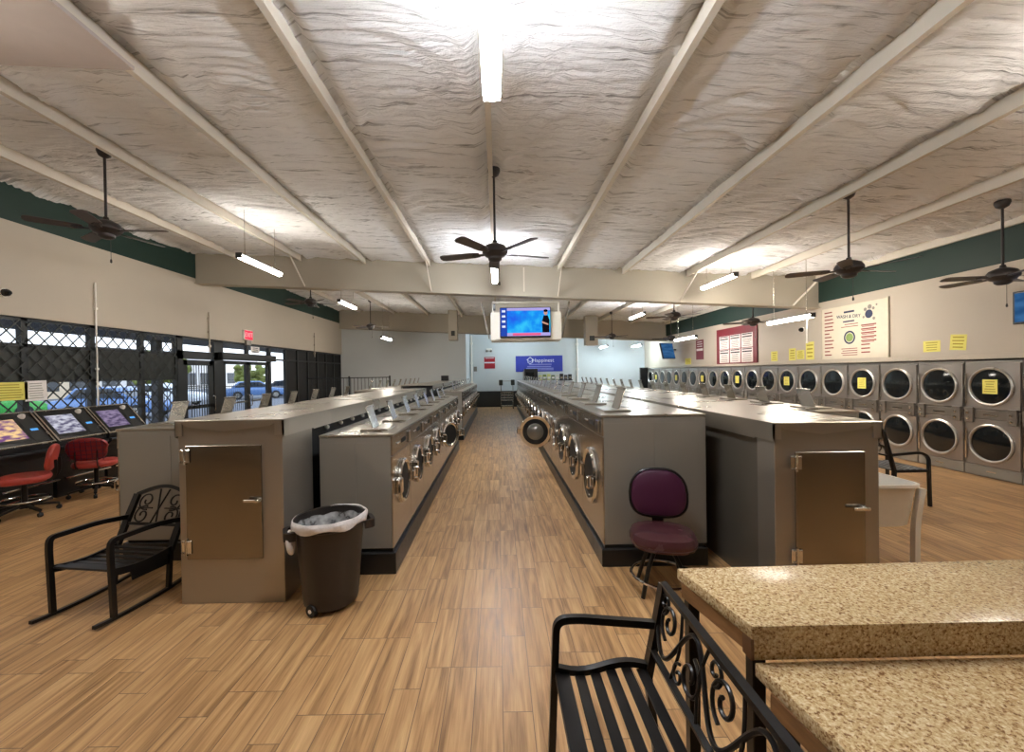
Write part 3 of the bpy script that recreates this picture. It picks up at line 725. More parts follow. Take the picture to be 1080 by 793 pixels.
# ------------------------------------------------------------------ washers
def washer(w, d, H, hb, R, zd, label, group, doorang=0.0):
    """front at x=-d/2"""
    t = thing('front_load_washer', label, 'washer', (0, 0, 0), 0, group)
    hw = w/2-0.004; xf = -d/2
    b = MB(); b.box(xf+0.012, d/2, -hw, hw, hb, H-0.02, 0.004)
    for s in (-1, 1):
        y = s*hw
        for xa, xb in ((xf+0.03, xf+d*0.5-0.005), (xf+d*0.5+0.005, d/2-0.03)):
            b.box(xa, xb, min(y, y+s*0.003), max(y, y+s*0.003), hb+0.04, H-0.07, 0, 1)
    b.build('body', [M['grey_panel'], M['grey_panel']], t)
    MB().box(xf, xf+0.014, -hw, hw, hb, H-0.19, 0.003).build('front_panel', M['steel'], t)
    cp = MB(); cp.box(xf-0.006, xf+0.014, -hw, hw, H-0.185, H-0.02, 0.004)
    cp.box(xf-0.009, xf-0.005, -hw*0.35, hw*0.1, H-0.125, H-0.085, 0, 1)
    for k in range(4): cp.lathe([(0, 0), (0.011, 0), (0.009, 0.009), (0, 0.01)], 10, 2, Matrix.Translation((xf-0.005, hw*0.28+k*0.032, H-0.105)) @ Matrix.Rotation(-PI/2, 4, 'Y'))
    cp.box(xf-0.02, xf-0.005, -hw*0.86, -hw*0.62, H-0.165, H-0.055, 0.004, 2)
    cp.build('control_panel', [M['steel'], M['rubber'], M['chrome']], t)
    MB().box(xf-0.012, d/2, -w/2, w/2, H-0.02, H, 0.003).build('top_panel', M['steel_top'], t)
    sd = MB(); sd.box(xf+0.09, xf+0.34, -hw*0.42, hw*0.42, H, H+0.018, 0.004).build('soap_dispenser', M['steel_top'], t)
    sl = MB(); T = rotT('Y', math.radians(18), (xf+0.24, 0, H+0.018)); sl.box(-0.004, 0.004, -hw*0.27, hw*0.27, 0, 0.215, 0.002, 0, T)
    sl.box(-0.02, 0.004, -hw*0.27, hw*0.27, 0.20, 0.213, 0.002, 0, T); sl.build('soap_lid', M['steel'], t)
    # door, hinged on its +y... side of the drum
    hy = R+0.015
    Td = Matrix.Translation((xf, hy, zd)) @ Matrix.Rotation(doorang, 4, 'Z') @ Matrix.Translation((0, -hy, 0)) @ Matrix.Rotation(-PI/2, 4, 'Y')
    if abs(doorang) > 0.01:
        Tg = Matrix.Translation((xf, 0, zd)) @ Matrix.Rotation(-PI/2, 4, 'Y')
        MB().lathe([(R*0.74, -0.10), (R*0.74, 0.0), (R*0.95, 0.004), (R*0.95, 0.02), (R*0.72, 0.022), (R*0.70, -0.10)], 36, 0, Tg).lathe([(0, -0.1), (R*0.74, -0.1), (R*0.74, -0.099), (0, -0.099)], 24, 1, Tg).build('drum_opening', [M['chrome'], M['rubber']], t)
    dr = MB().lathe([(R*0.78, 0.003), (R*0.98, 0.0), (R, 0.01), (R*0.99, 0.024), (R*0.93, 0.036), (R*0.86, 0.034), (R*0.79, 0.024), (R*0.77, 0.012), (R*0.77, 0.003), (R*0.78, 0.003)], 40, 0, Td).build('door', M['chrome'], t)
    MB().lathe([(R*0.73, 0.010), (R*0.68, 0.018), (R*0.58, 0.014), (R*0.48, -0.012), (R*0.3, -0.045), (R*0.0, -0.055)], 32, 0, Td).build('glass', M['door_bowl'] if abs(doorang) > 0.01 else M['washer_glass'], dr)
    MB().lathe([(R*0.80, 0.0), (R*0.73, 0.0), (R*0.70, 0.018), (R*0.76, 0.026), (R*0.79, 0.022)], 32, 0, Td).build('gasket', M['rubber'], dr)
    h = MB(); h.box(-0.05, 0.05, -hy-0.035, -hy+0.05, 0.045, 0.075, 0.01, 0, Td).tube(fillet([(-0.04, -hy-0.02, 0.06), (-0.04, -hy-0.03, 0.11), (0.06, -hy-0.03, 0.11), (0.06, -hy-0.02, 0.06)], 0.02), 0.012, 8, False, 0, Td); h.build('handle', M['chrome'], dr)
    hg = MB(); hg.box(-0.07, 0.07, hy-0.05, hy+0.035, 0.0, 0.05, 0.01, 0, Td if abs(doorang) < 0.01 else Matrix.Translation((xf, 0, zd)) @ Matrix.Rotation(-PI/2, 4, 'Y')); hg.build('hinge', M['chrome'], t)
    hs = MB()
    for k, (yy, zz) in enumerate(((-0.14, 0.93), (0.0, 0.72), (0.12, 0.88))):
        hs.tube(spline([(d/2, yy, zz*H), (d/2+0.035, yy, zz*H-0.01), (d/2+0.05, yy+0.02, zz*H-0.12), (d/2+0.03, yy+0.05, zz*H-0.25)], 4), 0.011, 6)
    hs.build('hose', M['white_plastic'], t)
    return t
GR = 'washers in the bank behind the plum stool'
GL = 'washers in the bank behind the trash can'
GL2 = 'washers in the far bank beyond the trash can'
# right aisle bank: x .90..1.80, front faces -x
wr = washer(0.887, 0.90, 1.315, 0.185, 0.27, 0.69, '', GR)
wr_open = washer(0.887, 0.90, 1.315, 0.185, 0.27, 0.69, '', GR, math.radians(-100))
NR = 18
for k in range(NR):
    lab = 'stainless front-load washer, %s from the plum stool along the right aisle bank' % ORD[k]
    if k == 0: lab = 'stainless front-load washer with grey side panel right behind the plum stool'
    if k == 3: lab = 'stainless washer with its round door standing open, fourth from the plum stool'
    src = wr_open if k == 3 else wr
    loc = (1.35, 3.621+0.4435+0.887*k, 0)
    if k == 0 or k == 3: src.location = loc; src['label'] = lab
    else: dup(src, loc, 0, lab)
def plinth(x0, x1, y0, y1, h, label):
    o = MB().box(x0, x1, y0, y1, 0, h-0.03, 0.006).box(x0+0.03, x1-0.03, y0+0.03, y1-0.01, h-0.03, h-0.002).build('washer_plinth', M['plinth'])
    return tag(o, label, 'plinth', 'black washer bases')
plinth(0.88, 1.80, 3.60, 3.621+0.887*NR, 0.185, 'black base under the right aisle washers behind the plum stool')
# left aisle bank: front faces +x (rotate 180)
wl = washer(0.725, 0.62, 1.19, 0.215, 0.205, 0.71, '', GL)
wl_open = washer(0.725, 0.62, 1.19, 0.215, 0.205, 0.71, '', GL, math.radians(-30))
for k in range(8):
    lab = 'small stainless washer, %s from the trash can along the left aisle bank' % ORD[k]
    if k == 0: lab = 'small stainless washer with grey side panel right behind the trash can'
    if k == 4: lab = 'small stainless washer with its round door ajar, fifth from the trash can'
    src = wl_open if k == 4 else wl
    loc = (-1.22, 3.544+0.3625+0.725*k, 0)
    if k in (0, 4): src.location = loc; src.rotation_euler = (0, 0, PI); src['label'] = lab
    else: dup(src, loc, PI, lab)
plinth(-1.53, -0.89, 3.53, 3.544+0.725*8, 0.215, 'black base under the small washers behind the trash can')
for k in range(10):
    lab = 'small stainless washer, %s in the far bank past the aisle gap' % ORD[k]
    dup(wl, (-1.22, 10.6+0.3625+0.725*k, 0.06), PI, lab, GL2)
plinth(-1.53, -0.89, 10.58, 10.6+7.25, 0.275, 'black base under the far bank of washers past the aisle gap')
# outward-facing rows
GO = 'washers facing the windows'
wo = washer(0.79, 1.0, 1.235, 0.2, 0.25, 0.68, '', GO)
for k in range(7):
    lab = 'stainless washer facing the windows, %s from the rocking chair' % ORD[k]
    if k == 0: lab = 'stainless washer with plain grey side panel right behind the rocking chair'
    loc = (-3.03, 3.85+0.395+0.79*k, 0)
    if k == 0: wo.location = loc; wo['label'] = lab
    else: dup(wo, loc, 0, lab)
plinth(-3.51, -2.54, 3.86, 9.35, 0.2, 'black base under the washers behind the rocking chair')
for k in range(9):
    dup(wo, (-3.0, 10.2+0.395+0.79*k, 0.08), 0, 'stainless washer facing the railing, %s in the far block past the aisle gap' % ORD[k], 'washers facing the railing')
plinth(-3.48, -2.51, 10.22, 17.2, 0.28, 'black base under the far washers facing the railing')
for k in range(17):
    dup(wo, (3.32, 4.42+0.395+0.79*k, -0.0), PI, 'stainless washer facing the dryers, %s from the white utility sink' % ORD[k], 'washers facing the dryers')
plinth(2.84, 3.80, 4.43, 4.42+0.79*17, 0.2, 'black base under the washers facing the dryers')

# ------------------------------------------------------------------ bulkheads and end cabinets
def cap(mb, x0, x1, y0, y1, z, skirt, ov=0.02, fo=None):
    fo = ov if fo is None else fo
    mb.box(x0-ov, x1+ov, y0-fo, y1, z-0.012, z, 0.003)
    mb.box(x0-ov, x0-ov+0.012, y0-fo, y1, z-skirt, z-0.008).box(x1+ov-0.012, x1+ov, y0-fo, y1, z-skirt, z-0.008)
def service_bay(x0, x1, y0, y1, z, skirt, label, fit=True, core='void'):
    t = thing('service_bulkhead', label, 'bulkhead', ((x0+x1)/2, y0, 0), 0, 'steel service bulkheads between washer rows')
    w = (x1-x0)/2
    L = y1-y0
    MB().box(-w+0.03, w-0.03, 0.01, L, 0, z-skirt*0.5).build('core', M[core], t)
    c = MB(); cap(c, -w, w, 0.002, L, z, skirt, 0.015, 0)
    c.build('cover', M['steel_top'], t)
    for k in range(int(L/0.35) if fit else 0):
        yy = 0.35+k*0.35
        if yy < L-0.1: MB().tube([(w-0.03, yy, z-skirt-0.03), (w+0.004, yy, z-skirt-0.03)], 0.014, 8).lathe([(0, 0), (0.02, 0), (0.02, 0.008), (0, 0.008)], 10, 0, Matrix.Translation((w-0.012, yy, z-skirt-0.03)) @ Matrix.Rotation(PI/2, 4, 'Y')).build('pipe_fitting', M['white_plastic'], t)
    return t
def end_cabinet(x0, x1, y0, dep, H, label, doorx, doorz, skirt, mat_side):
    t = thing('steel_cabinet', label, 'cabinet', ((x0+x1)/2, y0, 0), 0)
    w = (x1-x0)/2
    MB().box(-w, w, 0, dep, 0, H-0.012, 0.004).build('body', M['cab_steel'], t)
    c = MB(); cap(c, -w, w, 0, dep, H, skirt, 0.016)
    # folded front lip, dipping to the middle
    c.hexa([(-w-0.016, -0.016, H-skirt*0.9), (-w+0.04, -0.016, H-skirt*0.9), (-w+0.04, -0.004, H-skirt*0.9), (-w-0.016, -0.004, H-skirt*0.9),
            (-w-0.016, -0.016, H-0.004), (-w+0.04, -0.016, H-0.004), (-w+0.04, -0.004, H-0.004), (-w-0.016, -0.004, H-0.004)])
    c.hexa([(w-0.05, -0.016, H-skirt*0.9), (w+0.016, -0.016, H-skirt*0.9), (w+0.016, -0.004, H-skirt*0.9), (w-0.05, -0.004, H-skirt*0.9),
            (w-0.05, -0.016, H-0.004), (w+0.016, -0.016, H-0.004), (w+0.016, -0.004, H-0.004), (w-0.05, -0.004, H-0.004)])
    c.prism([(-w, H-0.004), (w, H-0.004), (w*0.75, H-0.05), (-w*0.1, H-0.085), (-w*0.8, H-0.05)], -0.014, -0.002, 'y')
    c.build('cover', M['steel_top'], t)
    a, b = doorx; za, zb = doorz
    d = MB().box(a, b, -0.016, -0.001, za, zb, 0.003).build('door', M['steel_door'], t)
    for z in (za+0.11*(zb-za), zb-0.09*(zb-za)):
        hg = MB(); hg.box(a-0.038, a-0.006, -0.022, -0.012, z-0.05, z+0.05, 0.004).box(a+0.006, a+0.038, -0.028, -0.016, z-0.05, z+0.05, 0.004).tube([(a, -0.024, z-0.06), (a, -0.024, z+0.06)], 0.009, 8)
        for xx in (a-0.03, a-0.015, a+0.015, a+0.03):
            for zz in (z-0.04, z+0.04): hg.lathe([(0, 0), (0.006, 0), (0.004, 0.004), (0, 0.005)], 8, 0, rotT('X', PI/2, (xx, -0.026, zz)))
        hg.build('hinge', M['chrome'], d)
    zm = za+(zb-za)*0.52
    h = MB(); h.lathe([(0, 0), (0.02, 0), (0.02, 0.02), (0.014, 0.03), (0.014, 0.05), (0, 0.052)], 16, 0, rotT('X', PI/2, (b-0.02, -0.012, zm)))
    h.box(b-0.115, b+0.0, -0.062, -0.048, zm-0.012, zm+0.012, 0.005).build('handle', M['chrome'], d)
    return t
end_cabinet(-2.40, -1.62, 3.12, 0.50, 1.38, 'tall stainless steel end cabinet between rocking chair and trash can', (-0.33, 0.235), (0.34, 1.19), 0.13, None)
service_bay(-2.40, -1.62, 3.62, 9.36, 1.38, 0.14, 'long steel bulkhead running behind the cabinet beside the trash can')
service_bay(-2.36, -1.60, 10.2, 17.9, 1.42, 0.085, 'far steel bulkhead past the gap in the washer banks')
end_cabinet(1.95, 2.69, 2.95, 0.20, 1.315, 'dark stainless steel end cabinet behind the granite table', (-0.23, 0.26), (0.28, 1.105), 0.13, None)
service_bay(1.95, 2.69, 3.15, 19.4, 1.315, 0.14, 'long steel bulkhead running behind the cabinet by the granite table', False, 'dark_steel')

# ------------------------------------------------------------------ dryers
def dryer():
    t = thing('stack_dryer', '', 'dryer', (0, 0, 0), 0, 'stacked dryers along the right wall')
    w = 0.727; hw = w/2-0.003; H = 1.765; D = 0.85
    MB().box(0.012, D, -hw, hw, 0.0, H, 0.003).build('body', M['dryer_steel'], t)
    for zc_, nm in ((1.375, 'upper_door'), (0.525, 'lower_door')):
        za, zb = zc_-0.34, zc_+0.35
        d = MB(); d.box(-0.012, 0.012, -hw+0.008, hw-0.035, za, zb, 0.005)
        T = Matrix.Translation((-0.012, 0.0, zc_)) @ Matrix.Rotation(-PI/2, 4, 'Y')
        d.lathe([(0.252, 0.0), (0.290, 0.0), (0.288, 0.018), (0.274, 0.027), (0.260, 0.022), (0.252, 0.006)], 40, 1, T)
        d = d.build(nm, [M['dryer_panel'], M['ring_steel']], t)
        MB().lathe([(0.256, 0.006), (0.2, 0.012), (0.1, 0.018), (0, 0.02)], 32, 0, T).build('glass', M['dark_glass'], d)
        MB().box(-0.035, -0.01, hw-0.05, hw-0.028, zc_-0.27, zc_+0.2, 0.005).build('handle', M['chrome'], d)
    cp = MB(); cp.box(-0.014, 0.012, -hw+0.004, hw-0.004, 0.885, 1.015, 0.004)
    cp.box(-0.02, -0.012, -0.09, 0.09, 0.935, 0.955, 0, 2)
    for s in (-1, 1):
        cp.box(-0.04, -0.012, s*0.275-0.06, s*0.275+0.06, 0.82, 1.05, 0.006, 1)
        for z in (0.88, 0.97): cp.lathe([(0, 0), (0.024, 0), (0.02, 0.02), (0, 0.022)], 12, 2, Matrix.Translation((-0.038, s*0.275, z)) @ Matrix.Rotation(-PI/2, 4, 'Y'))
    cp.build('coin_panel', [M['dryer_steel'], M['dryer_steel'], M['chrome']], t)
    lp = MB(); lp.box(-0.006, 0.012, -hw+0.004, hw-0.004, 0.02, 0.17, 0.003).box(-0.012, -0.004, -0.06, 0.06, 0.09, 0.105, 0, 1); lp.build('lint_panel', [M['grey_panel'], M['chrome']], t)
    return t
dry0 = dryer(); ND = 22
for k in range(ND):
    y = 4.385+0.727*(k+0.5)
    lab = 'grey stacked dryer, %s along the right wall counted from the near end' % ORD[k]
    if k == 0: lab = 'grey stacked dryer at the near end of the right wall row'
    if k == 0: dry0.location = (7.34, y, 0); dry0['label'] = lab
    else: dup(dry0, (7.34, y, 0), 0, lab)
def lines(mb, x, y0, y1, z0, z1, n, mi=0, rs=None, th=0.4, side=-1):
    rs = rs or random.Random(3); h = (z1-z0)/n
    for k in range(n):
        L = (y1-y0)*(0.65+0.35*rs.random()); zz = z1-(k+0.5)*h; ya = (y0+y1)/2-L/2
        mb.box(min(x, x+side*0.0012), max(x, x+side*0.0012), ya, ya+L, zz-h*th/2, zz+h*th/2, 0, mi)
def note(name, label, x, y, z, w, h, m, ink, nl, tilt=0.0, group=None, side=-1, cat='note'):
    t = MB().box(-0.001, 0.001, -w/2, w/2, -h/2, h/2).build(name, m, None, loc=(x, y, z), rot=(tilt, 0, 0))
    tag(t, label, cat, group)
    mb = MB(); lines(mb, side*0.0011, -w*0.4, w*0.4, -h*0.42, h*0.42, nl, 0, random.Random(int(y*100)), 0.35, side); mb.build('printed_text', ink, t)
    return t
for k in (2, 5, 8, 11, 14, 17, 20):
    y = 4.385+0.727*(k+0.5)
    note('paper_note', 'yellow paper taped on the upper glass of the %s dryer' % ORD[k], 7.34-0.036, y-0.01, 1.375, 0.19, 0.215, M['paper_yellow'], M['ink_yellow'], 5, 0.0, 'yellow notes on dryer doors')
tag(MB().box(7.0, 7.5, 20.43, 20.6, 0, 1.84, 0.005).build('end_panel', M['plinth']), 'tall black panel at the far end of the dryer row', 'panel')

# ------------------------------------------------------------------ right wall signs
def sign_board():
    t = thing('price_board', 'maroon framed price board with six white sheets above the dryers', 'sign', (7.394, 12.93, 2.43))
    W, H = 1.09, 0.57
    MB().box(-0.03, 0, -W, W, -H, H, 0.004).build('board', M['maroon'], t)
    for r in range(2):
        for c in range(3):
            yc = W-0.13-0.31-c*0.645+0.02
            yc = 0.62-c*0.62; zt = 0.33-r*0.44
            p = MB().box(-0.034, -0.03, yc-0.28, yc+0.28, zt-0.42, zt).build('sheet', M['paper_grey'], t)
            mb = MB(); mb.box(-0.0365, -0.034, yc-0.24, yc+0.24, zt-0.045, zt-0.015).box(-0.0365, -0.034, yc-0.24, yc+0.24, zt-0.125, zt-0.085)
            lines(mb, -0.0345, yc-0.23, yc+0.23, zt-0.40, zt-0.15, 5, 0, random.Random(r*3+c), 0.25)
            mb.build('printed_text', M['ink'], p)
sign_board()
def menu_board():
    t = thing('service_board', 'large cream board listing services with green round emblem above the dryers', 'sign', (7.4, 8.68, 2.44))
    W, H = 0.80, 0.56
    MB().box(-0.022, 0, -W, W, -H, H, 0.003).box(-0.03, 0, -W-0.02, -W, -H-0.02, H+0.02, 0, 1).box(-0.03, 0, W, W+0.02, -H-0.02, H+0.02, 0, 1).box(-0.03, 0, -W, W, H, H+0.02, 0, 1).box(-0.03, 0, -W, W, -H-0.02, -H, 0, 1).build('board', [M['board'], M['board_frame']], t)
    rot = (PI/2, 0, -PI/2); x = -0.024
    # far end (+y) appears at the left of the board
    mb = MB(); rs = random.Random(5)
    for k in range(13):
        z = 0.47-k*0.078; L = 0.26*(0.5+0.5*rs.random()); big = k < 5
        ya = 0.72; mb.box(x-0.001, x, ya-L, ya, z-0.014, z+0.012)
    for k in range(8):
        z = 0.10-k*0.078; L = 0.34 if k < 5 else 0.2
        mb.box(x-0.001, x, -0.22-L, -0.22, z-0.012, z+0.014)
        if k < 5: mb.box(x-0.001, x, -0.24-L*0.8, -0.24, z-0.036, z-0.022)
    for k in range(4): mb.box(x-0.001, x, -0.13, 0.27-0.03*(k % 2), -0.36-k*0.045, -0.345-k*0.045)
    for k in range(2): mb.box(x-0.001, x, -0.15, 0.27-0.09*k, 0.10+k*0.05, 0.115+k*0.05)
    mb.build('printed_text', M['ink_red'], t)
    text('lettering', 'WASH & DRY', 0.10, M['ink_navy'], t, (x, 0.09, 0.32), (PI/2, 0.07, -PI/2))
    hd = MB(); hd.box(x-0.001, x, -0.06, 0.2, 0.40, 0.44).box(x-0.001, x, -0.06, 0.22, 0.205, 0.235); hd.build('heading_strokes', M['ink_navy'], t)
    T = Matrix.Translation((x, 0.06, -0.12)) @ Matrix.Rotation(-PI/2, 4, 'Y')
    MB().lathe([(0, 0), (0.09, 0), (0.09, 0.002), (0, 0.002)], 28, 1, T).lathe([(0.105, 0), (0.14, 0), (0.14, 0.002), (0.105, 0.002), (0.105, 0)], 28, 0, T).build('emblem', [M['ink_navy'], M['ink_green']], t)
    # washing-tub picture, a plain round shape with bubbles
    T2 = Matrix.Translation((x, -0.40, 0.31)) @ Matrix.Rotation(-PI/2, 4, 'Y')
    e = MB(); e.lathe([(0, 0), (0.085, 0), (0.085, 0.002), (0, 0.002)], 20, 0, T2)
    for dy, dz, r in ((0.08, 0.1, 0.035), (-0.02, 0.14, 0.045), (-0.1, 0.1, 0.03), (-0.17, 0.16, 0.02), (0.12, -0.05, 0.025), (-0.11, -0.1, 0.03)):
        e.lathe([(0, 0), (r, 0), (r, 0.002), (0, 0.002)], 14, 1, Matrix.Translation((x, -0.40-dy*-1, 0.31+dz)) @ Matrix.Rotation(-PI/2, 4, 'Y'))
    e.build('printed_picture', [M['ink_navy'], M['grey_panel']], t)
menu_board()
nt = [('yellow note on the right wall beside the maroon price board', 11.15, 2.02, 0.26, 0.26), ('yellow note below the wall camera, first of three', 10.47, 2.04, 0.24, 0.30),
      ('yellow note below the wall camera, middle of three', 10.19, 2.02, 0.26, 0.22), ('taller yellow note right under the light pole', 9.88, 2.10, 0.26, 0.42),
      ('wide yellow note right of the cream service board', 7.11, 2.03, 0.28, 0.19), ('tilted yellow note nearest along the right wall', 6.70, 2.07, 0.24, 0.25),
      ('yellow and green notice under the tilted blue screen', 16.2, 2.02, 0.5, 0.24)]
for i, (lab, y, z, w, h) in enumerate(nt):
    note('wall_notice', lab, 7.398, y, z, w, h, M['paper_yellow'], M['ink_yellow'], 4, 0.08 if i == 5 else 0.0, 'yellow notices on the right wall')
t = MB().box(-0.01, 0, -0.28, 0.28, -0.36, 0.36, 0.002).build('notice_sign', M['maroon'], None, loc=(7.4, 15.25, 2.42)); tag(t, 'small maroon notice with pale stripe between blue screen and price board', 'sign')
mb = MB(); mb.box(-0.0115, -0.01, -0.24, 0.24, -0.04, 0.04); lines(mb, -0.0105, -0.24, 0.24, 0.08, 0.32, 3, 0, None, 0.3); mb.build('printed_text', M['paper_grey'], t)
def security_camera(loc, rz, label):
    t = thing('security_camera', label, 'camera', loc, rz)
    MB().lathe([(0, 0), (0.06, 0), (0.06, 0.02), (0, 0.02)], 18, 0, Matrix.Rotation(PI/2, 4, 'Y')).build('mount', M['white_plastic'], t)
    MB().lathe([(0.055, 0.02), (0.05, 0.06), (0.03, 0.09), (0, 0.1)], 18, 0, Matrix.Rotation(PI/2, 4, 'Y')).build('dome', M['dark_glass'], t)
security_camera((7.4, 10.1, 2.62), PI, 'small dark dome camera on the right wall above the yellow notes')
security_camera((XL, 5.85, 2.93), 0, 'small dark dome camera on the left wall above the windows')
o = thing('hanging_pole', 'thin white pole hanging from the long low tube light', 'pole', (5.9, 7.95, 2.2)); MB().tube([(0, 0, 0), (0, 0, 0.47)], 0.012, 8).build('rod', M['white_plastic'], o)
MB().lathe([(0, -0.04), (0.02, -0.03), (0.014, 0.01), (0, 0.01)], 10).build('knob', M['white_plastic'], o)
# tilted blue wall screen
t = thing('wall_screen', 'tilted blue flat screen on a bracket high at the far right corner', 'television', (6.95, 17.0, 2.48), 0)
T = Matrix.Rotation(math.radians(28), 4, 'Z') @ Matrix.Rotation(math.radians(-14), 4, 'X')
MB().box(-0.36, 0.36, 0.0, 0.07, -0.33, 0.33, 0.01, 0, T).build('casing', M['game_black'], t)
MB().box(-0.335, 0.335, -0.004, 0.0, -0.305, 0.305, 0, 0, T).build('screen', M['blue_screen'], t)
MB().bar([(0.0, 0.05, 0), (0.25, 0.25, 0.05), (0.45, 0.3, 0.05)], 0.05, 0.05).build('bracket', M['black_iron'], t)
# small screen at picture edge on right wall
t = thing('wall_screen', 'dark edge of a flat screen on the right wall at the frame edge', 'television', (7.34, 5.55, 2.48), 0)
MB().box(-0.06, 0.0, -0.4, 0.35, -0.22, 0.24, 0.008).build('casing', M['game_black'], t)
MB().box(-0.063, -0.06, -0.37, 0.32, -0.19, 0.21).build('screen', M['blue_screen'], t)
MB().box(0.0, 0.06, -0.1, 0.1, -0.1, 0.1).build('bracket', M['black_iron'], t)

# ------------------------------------------------------------------ television box
t = thing('television_box', 'white soffit box hanging below the beam over the aisle', 'box', (0.69, 9.9, 2.47))
b = MB(); b.box(-0.84, 0.84, 0, 0.42, 0.0, 0.66, 0.012); b.box(-0.80, -0.76, 0, 0.06, 0.66, 0.90).box(0.76, 0.80, 0, 0.06, 0.66, 0.90).box(-0.80, 0.80, 0, 0.05, 0.87, 0.91); b.box(-0.76, 0.76, 0.04, 0.42, 0.66, 0.88, 0, 1)
b.build('soffit', [M['white_box'], M['beam']], t)
MB().box(-0.82, 0.82, 0.03, 0.40, -0.03, 0.0, 0.004).build('bottom_tray', M['beam'], t)
for s in (-1, 1):
    MB().bar([(s*0.88, 0.2, 0.05), (s*1.06, 0.2, 0.92)], 0.03, 0.10, up=(0, 1, 0)).build('bracket', M['grey_panel'], t)
MB().box(-0.78, -0.72, -0.01, 0.0, 0.70, 0.86).build('vent', M['black_iron'], t)
t = thing('television', 'flat television showing a blue weather map on the white soffit box', 'television', (0.67, 9.88, 2.87))
MB().box(-0.60, 0.60, -0.05, 0.019, -0.35, 0.36, 0.008).build('casing', M['game_black'], t)
s = MB(); y = -0.0515
def q(x0, x1, z0, z1, mi, dy=0.0): s.box(x0, x1, y-0.0008-dy, y+0.001, z0, z1, 0, mi)
q(-0.585, 0.585, -0.315, 0.345, 0)
q(-0.585, -0.43, -0.315, 0.345, 1, 0.0006)
for z in (0.27, 0.15, 0.03, -0.09): q(-0.55, -0.47, z-0.025, z+0.025, 2, 0.0012)
q(-0.43, 0.585, 0.28, 0.345, 4, 0.0006); q(-0.43, 0.585, -0.315, -0.24, 4, 0.0006); q(-0.30, 0.36, -0.305, -0.25, 3, 0.0012)
s.prism([(0.40, -0.24), (0.56, -0.24), (0.57, 0.05), (0.53, 0.16), (0.43, 0.16), (0.39, 0.02)], y-0.0022, y, 'y', 5)
s.prism([(0.385, 0.02), (0.40, -0.02), (0.54, -0.07), (0.54, -0.035), (0.41, 0.02)], y-0.0028, y, 'y', 6)
s.prism([(0.48+0.045*math.cos(k*PI/6), 0.225+0.06*math.sin(k*PI/6)) for k in range(12)], y-0.0022, y, 'y', 6)
s.prism([(0.48+0.05*math.cos(k*PI/6), 0.27+0.035*math.sin(k*PI/6)) for k in range(12)], y-0.0028, y, 'y', 5)
s.build('screen', [M['map'], M['scr_navy'], M['scr_white'], M['scr_pink'], M['scr_lilac'], M['scr_black'], M['scr_skin']], t)

# ------------------------------------------------------------------ ducts
for x, y0, ztop, zb, w, lab in ((-1.80, 17.0, 4.28, 3.05, 0.36, 'white vertical duct box left of the television box'), (3.86, 17.0, 3.97, 2.76, 0.5, 'white vertical duct box right of the television box')):
    t = thing('duct_box', lab, 'duct', (x, y0, zb), 0, 'white duct boxes')
    MB().box(-w/2, w/2, 0, 0.4, 0, ztop-zb, 0.006).build('duct', M['beam'], t)
    v = MB()
    v.box(-w*0.2, w*0.22, -0.008, 0, 0.18, 0.38)
    for k in range(5): v.box(-w*0.2, w*0.22, -0.014, -0.006, 0.19+k*0.038, 0.205+k*0.038)
    v.build('vent', M['lattice'], t)

# ------------------------------------------------------------------ back of the room
def back(px, py, Y=21.0):   # helper used only for measured spots on the back wall
    return ((px-525)/440*Y, 1.7+(392.5-py)/440*Y)
t = thing('banner_sign', 'blue banner with white house emblem and lettering on the back wall', 'sign', (2.09, 20.985, 2.12))
MB().box(-1.18, 1.18, -0.01, 0.01, -0.40, 0.40, 0.003).build('panel', M['blue_sign'], t)
text('lettering', 'Happinest', 0.27, M['white_ink'], t, (0.20, -0.012, 0.16), (PI/2, 0, 0))
lg = MB(); ty = -0.013
lg.bar([(-0.62, ty, 0.18), (-0.45, ty, 0.33), (-0.28, ty, 0.18)], 0.035, 0.004, up=(0, 1, 0)); lg.bar([(-0.56, ty, 0.22), (-0.56, ty, 0.06), (-0.45, ty, 0.0), (-0.34, ty, 0.06), (-0.34, ty, 0.22)], 0.03, 0.004, up=(0, 1, 0))
lg.bar([(-0.53, ty, 0.14), (-0.45, ty, 0.10), (-0.37, ty, 0.14)], 0.025, 0.004, up=(0, 1, 0)); lg.build('emblem', M['white_ink'], t)
ln = MB()
for x0, x1, z in ((-0.5, 0.62, -0.04), (-0.6, 0.6, -0.15), (-0.65, 0.72, -0.24), (-0.1, 0.72, -0.31)): ln.box(x0, x1, -0.0125, -0.01, z-0.025, z+0.025)
ln.build('printed_text', M['lilac_ink'], t)
t = MB().box(-0.27, 0.27, -0.006, 0.006, -0.29, 0.29, 0.002).build('notice_sign', M['red_sign'], None, loc=(-0.40, 20.99, 2.2)); tag(t, 'red notice with a white stripe on the back wall beside the banner', 'sign')
mb = MB(); mb.box(-0.26, 0.26, -0.008, -0.006, -0.02, 0.04).box(-0.22, 0.22, -0.008, -0.006, 0.22, 0.25); mb.build('printed_text', M['white_ink'], t)
t = thing('emergency_spotlight', 'small white emergency light above the red notice', 'light', (-0.42, 20.98, 2.85))
MB().box(-0.14, 0.14, -0.03, 0.02, -0.05, 0.07, 0.01).build('casing', M['white_plastic'], t)
for s in (-1, 1): MB().lathe([(0, 0), (0.05, 0.0), (0.06, 0.03), (0, 0.05)], 12, 0, rotT('X', PI/2, (s*0.1, -0.04, -0.06))).build('lamp', M['grey_panel'], t)
t = MB().box(-0.08, 0.08, -0.03, 0.02, -0.12, 0.12, 0.008).build('switch_box', M['grey_panel'], None, loc=(-1.12, 20.98, 1.9)); tag(t, 'grey switch box low on the back wall near the corner', 'switch')
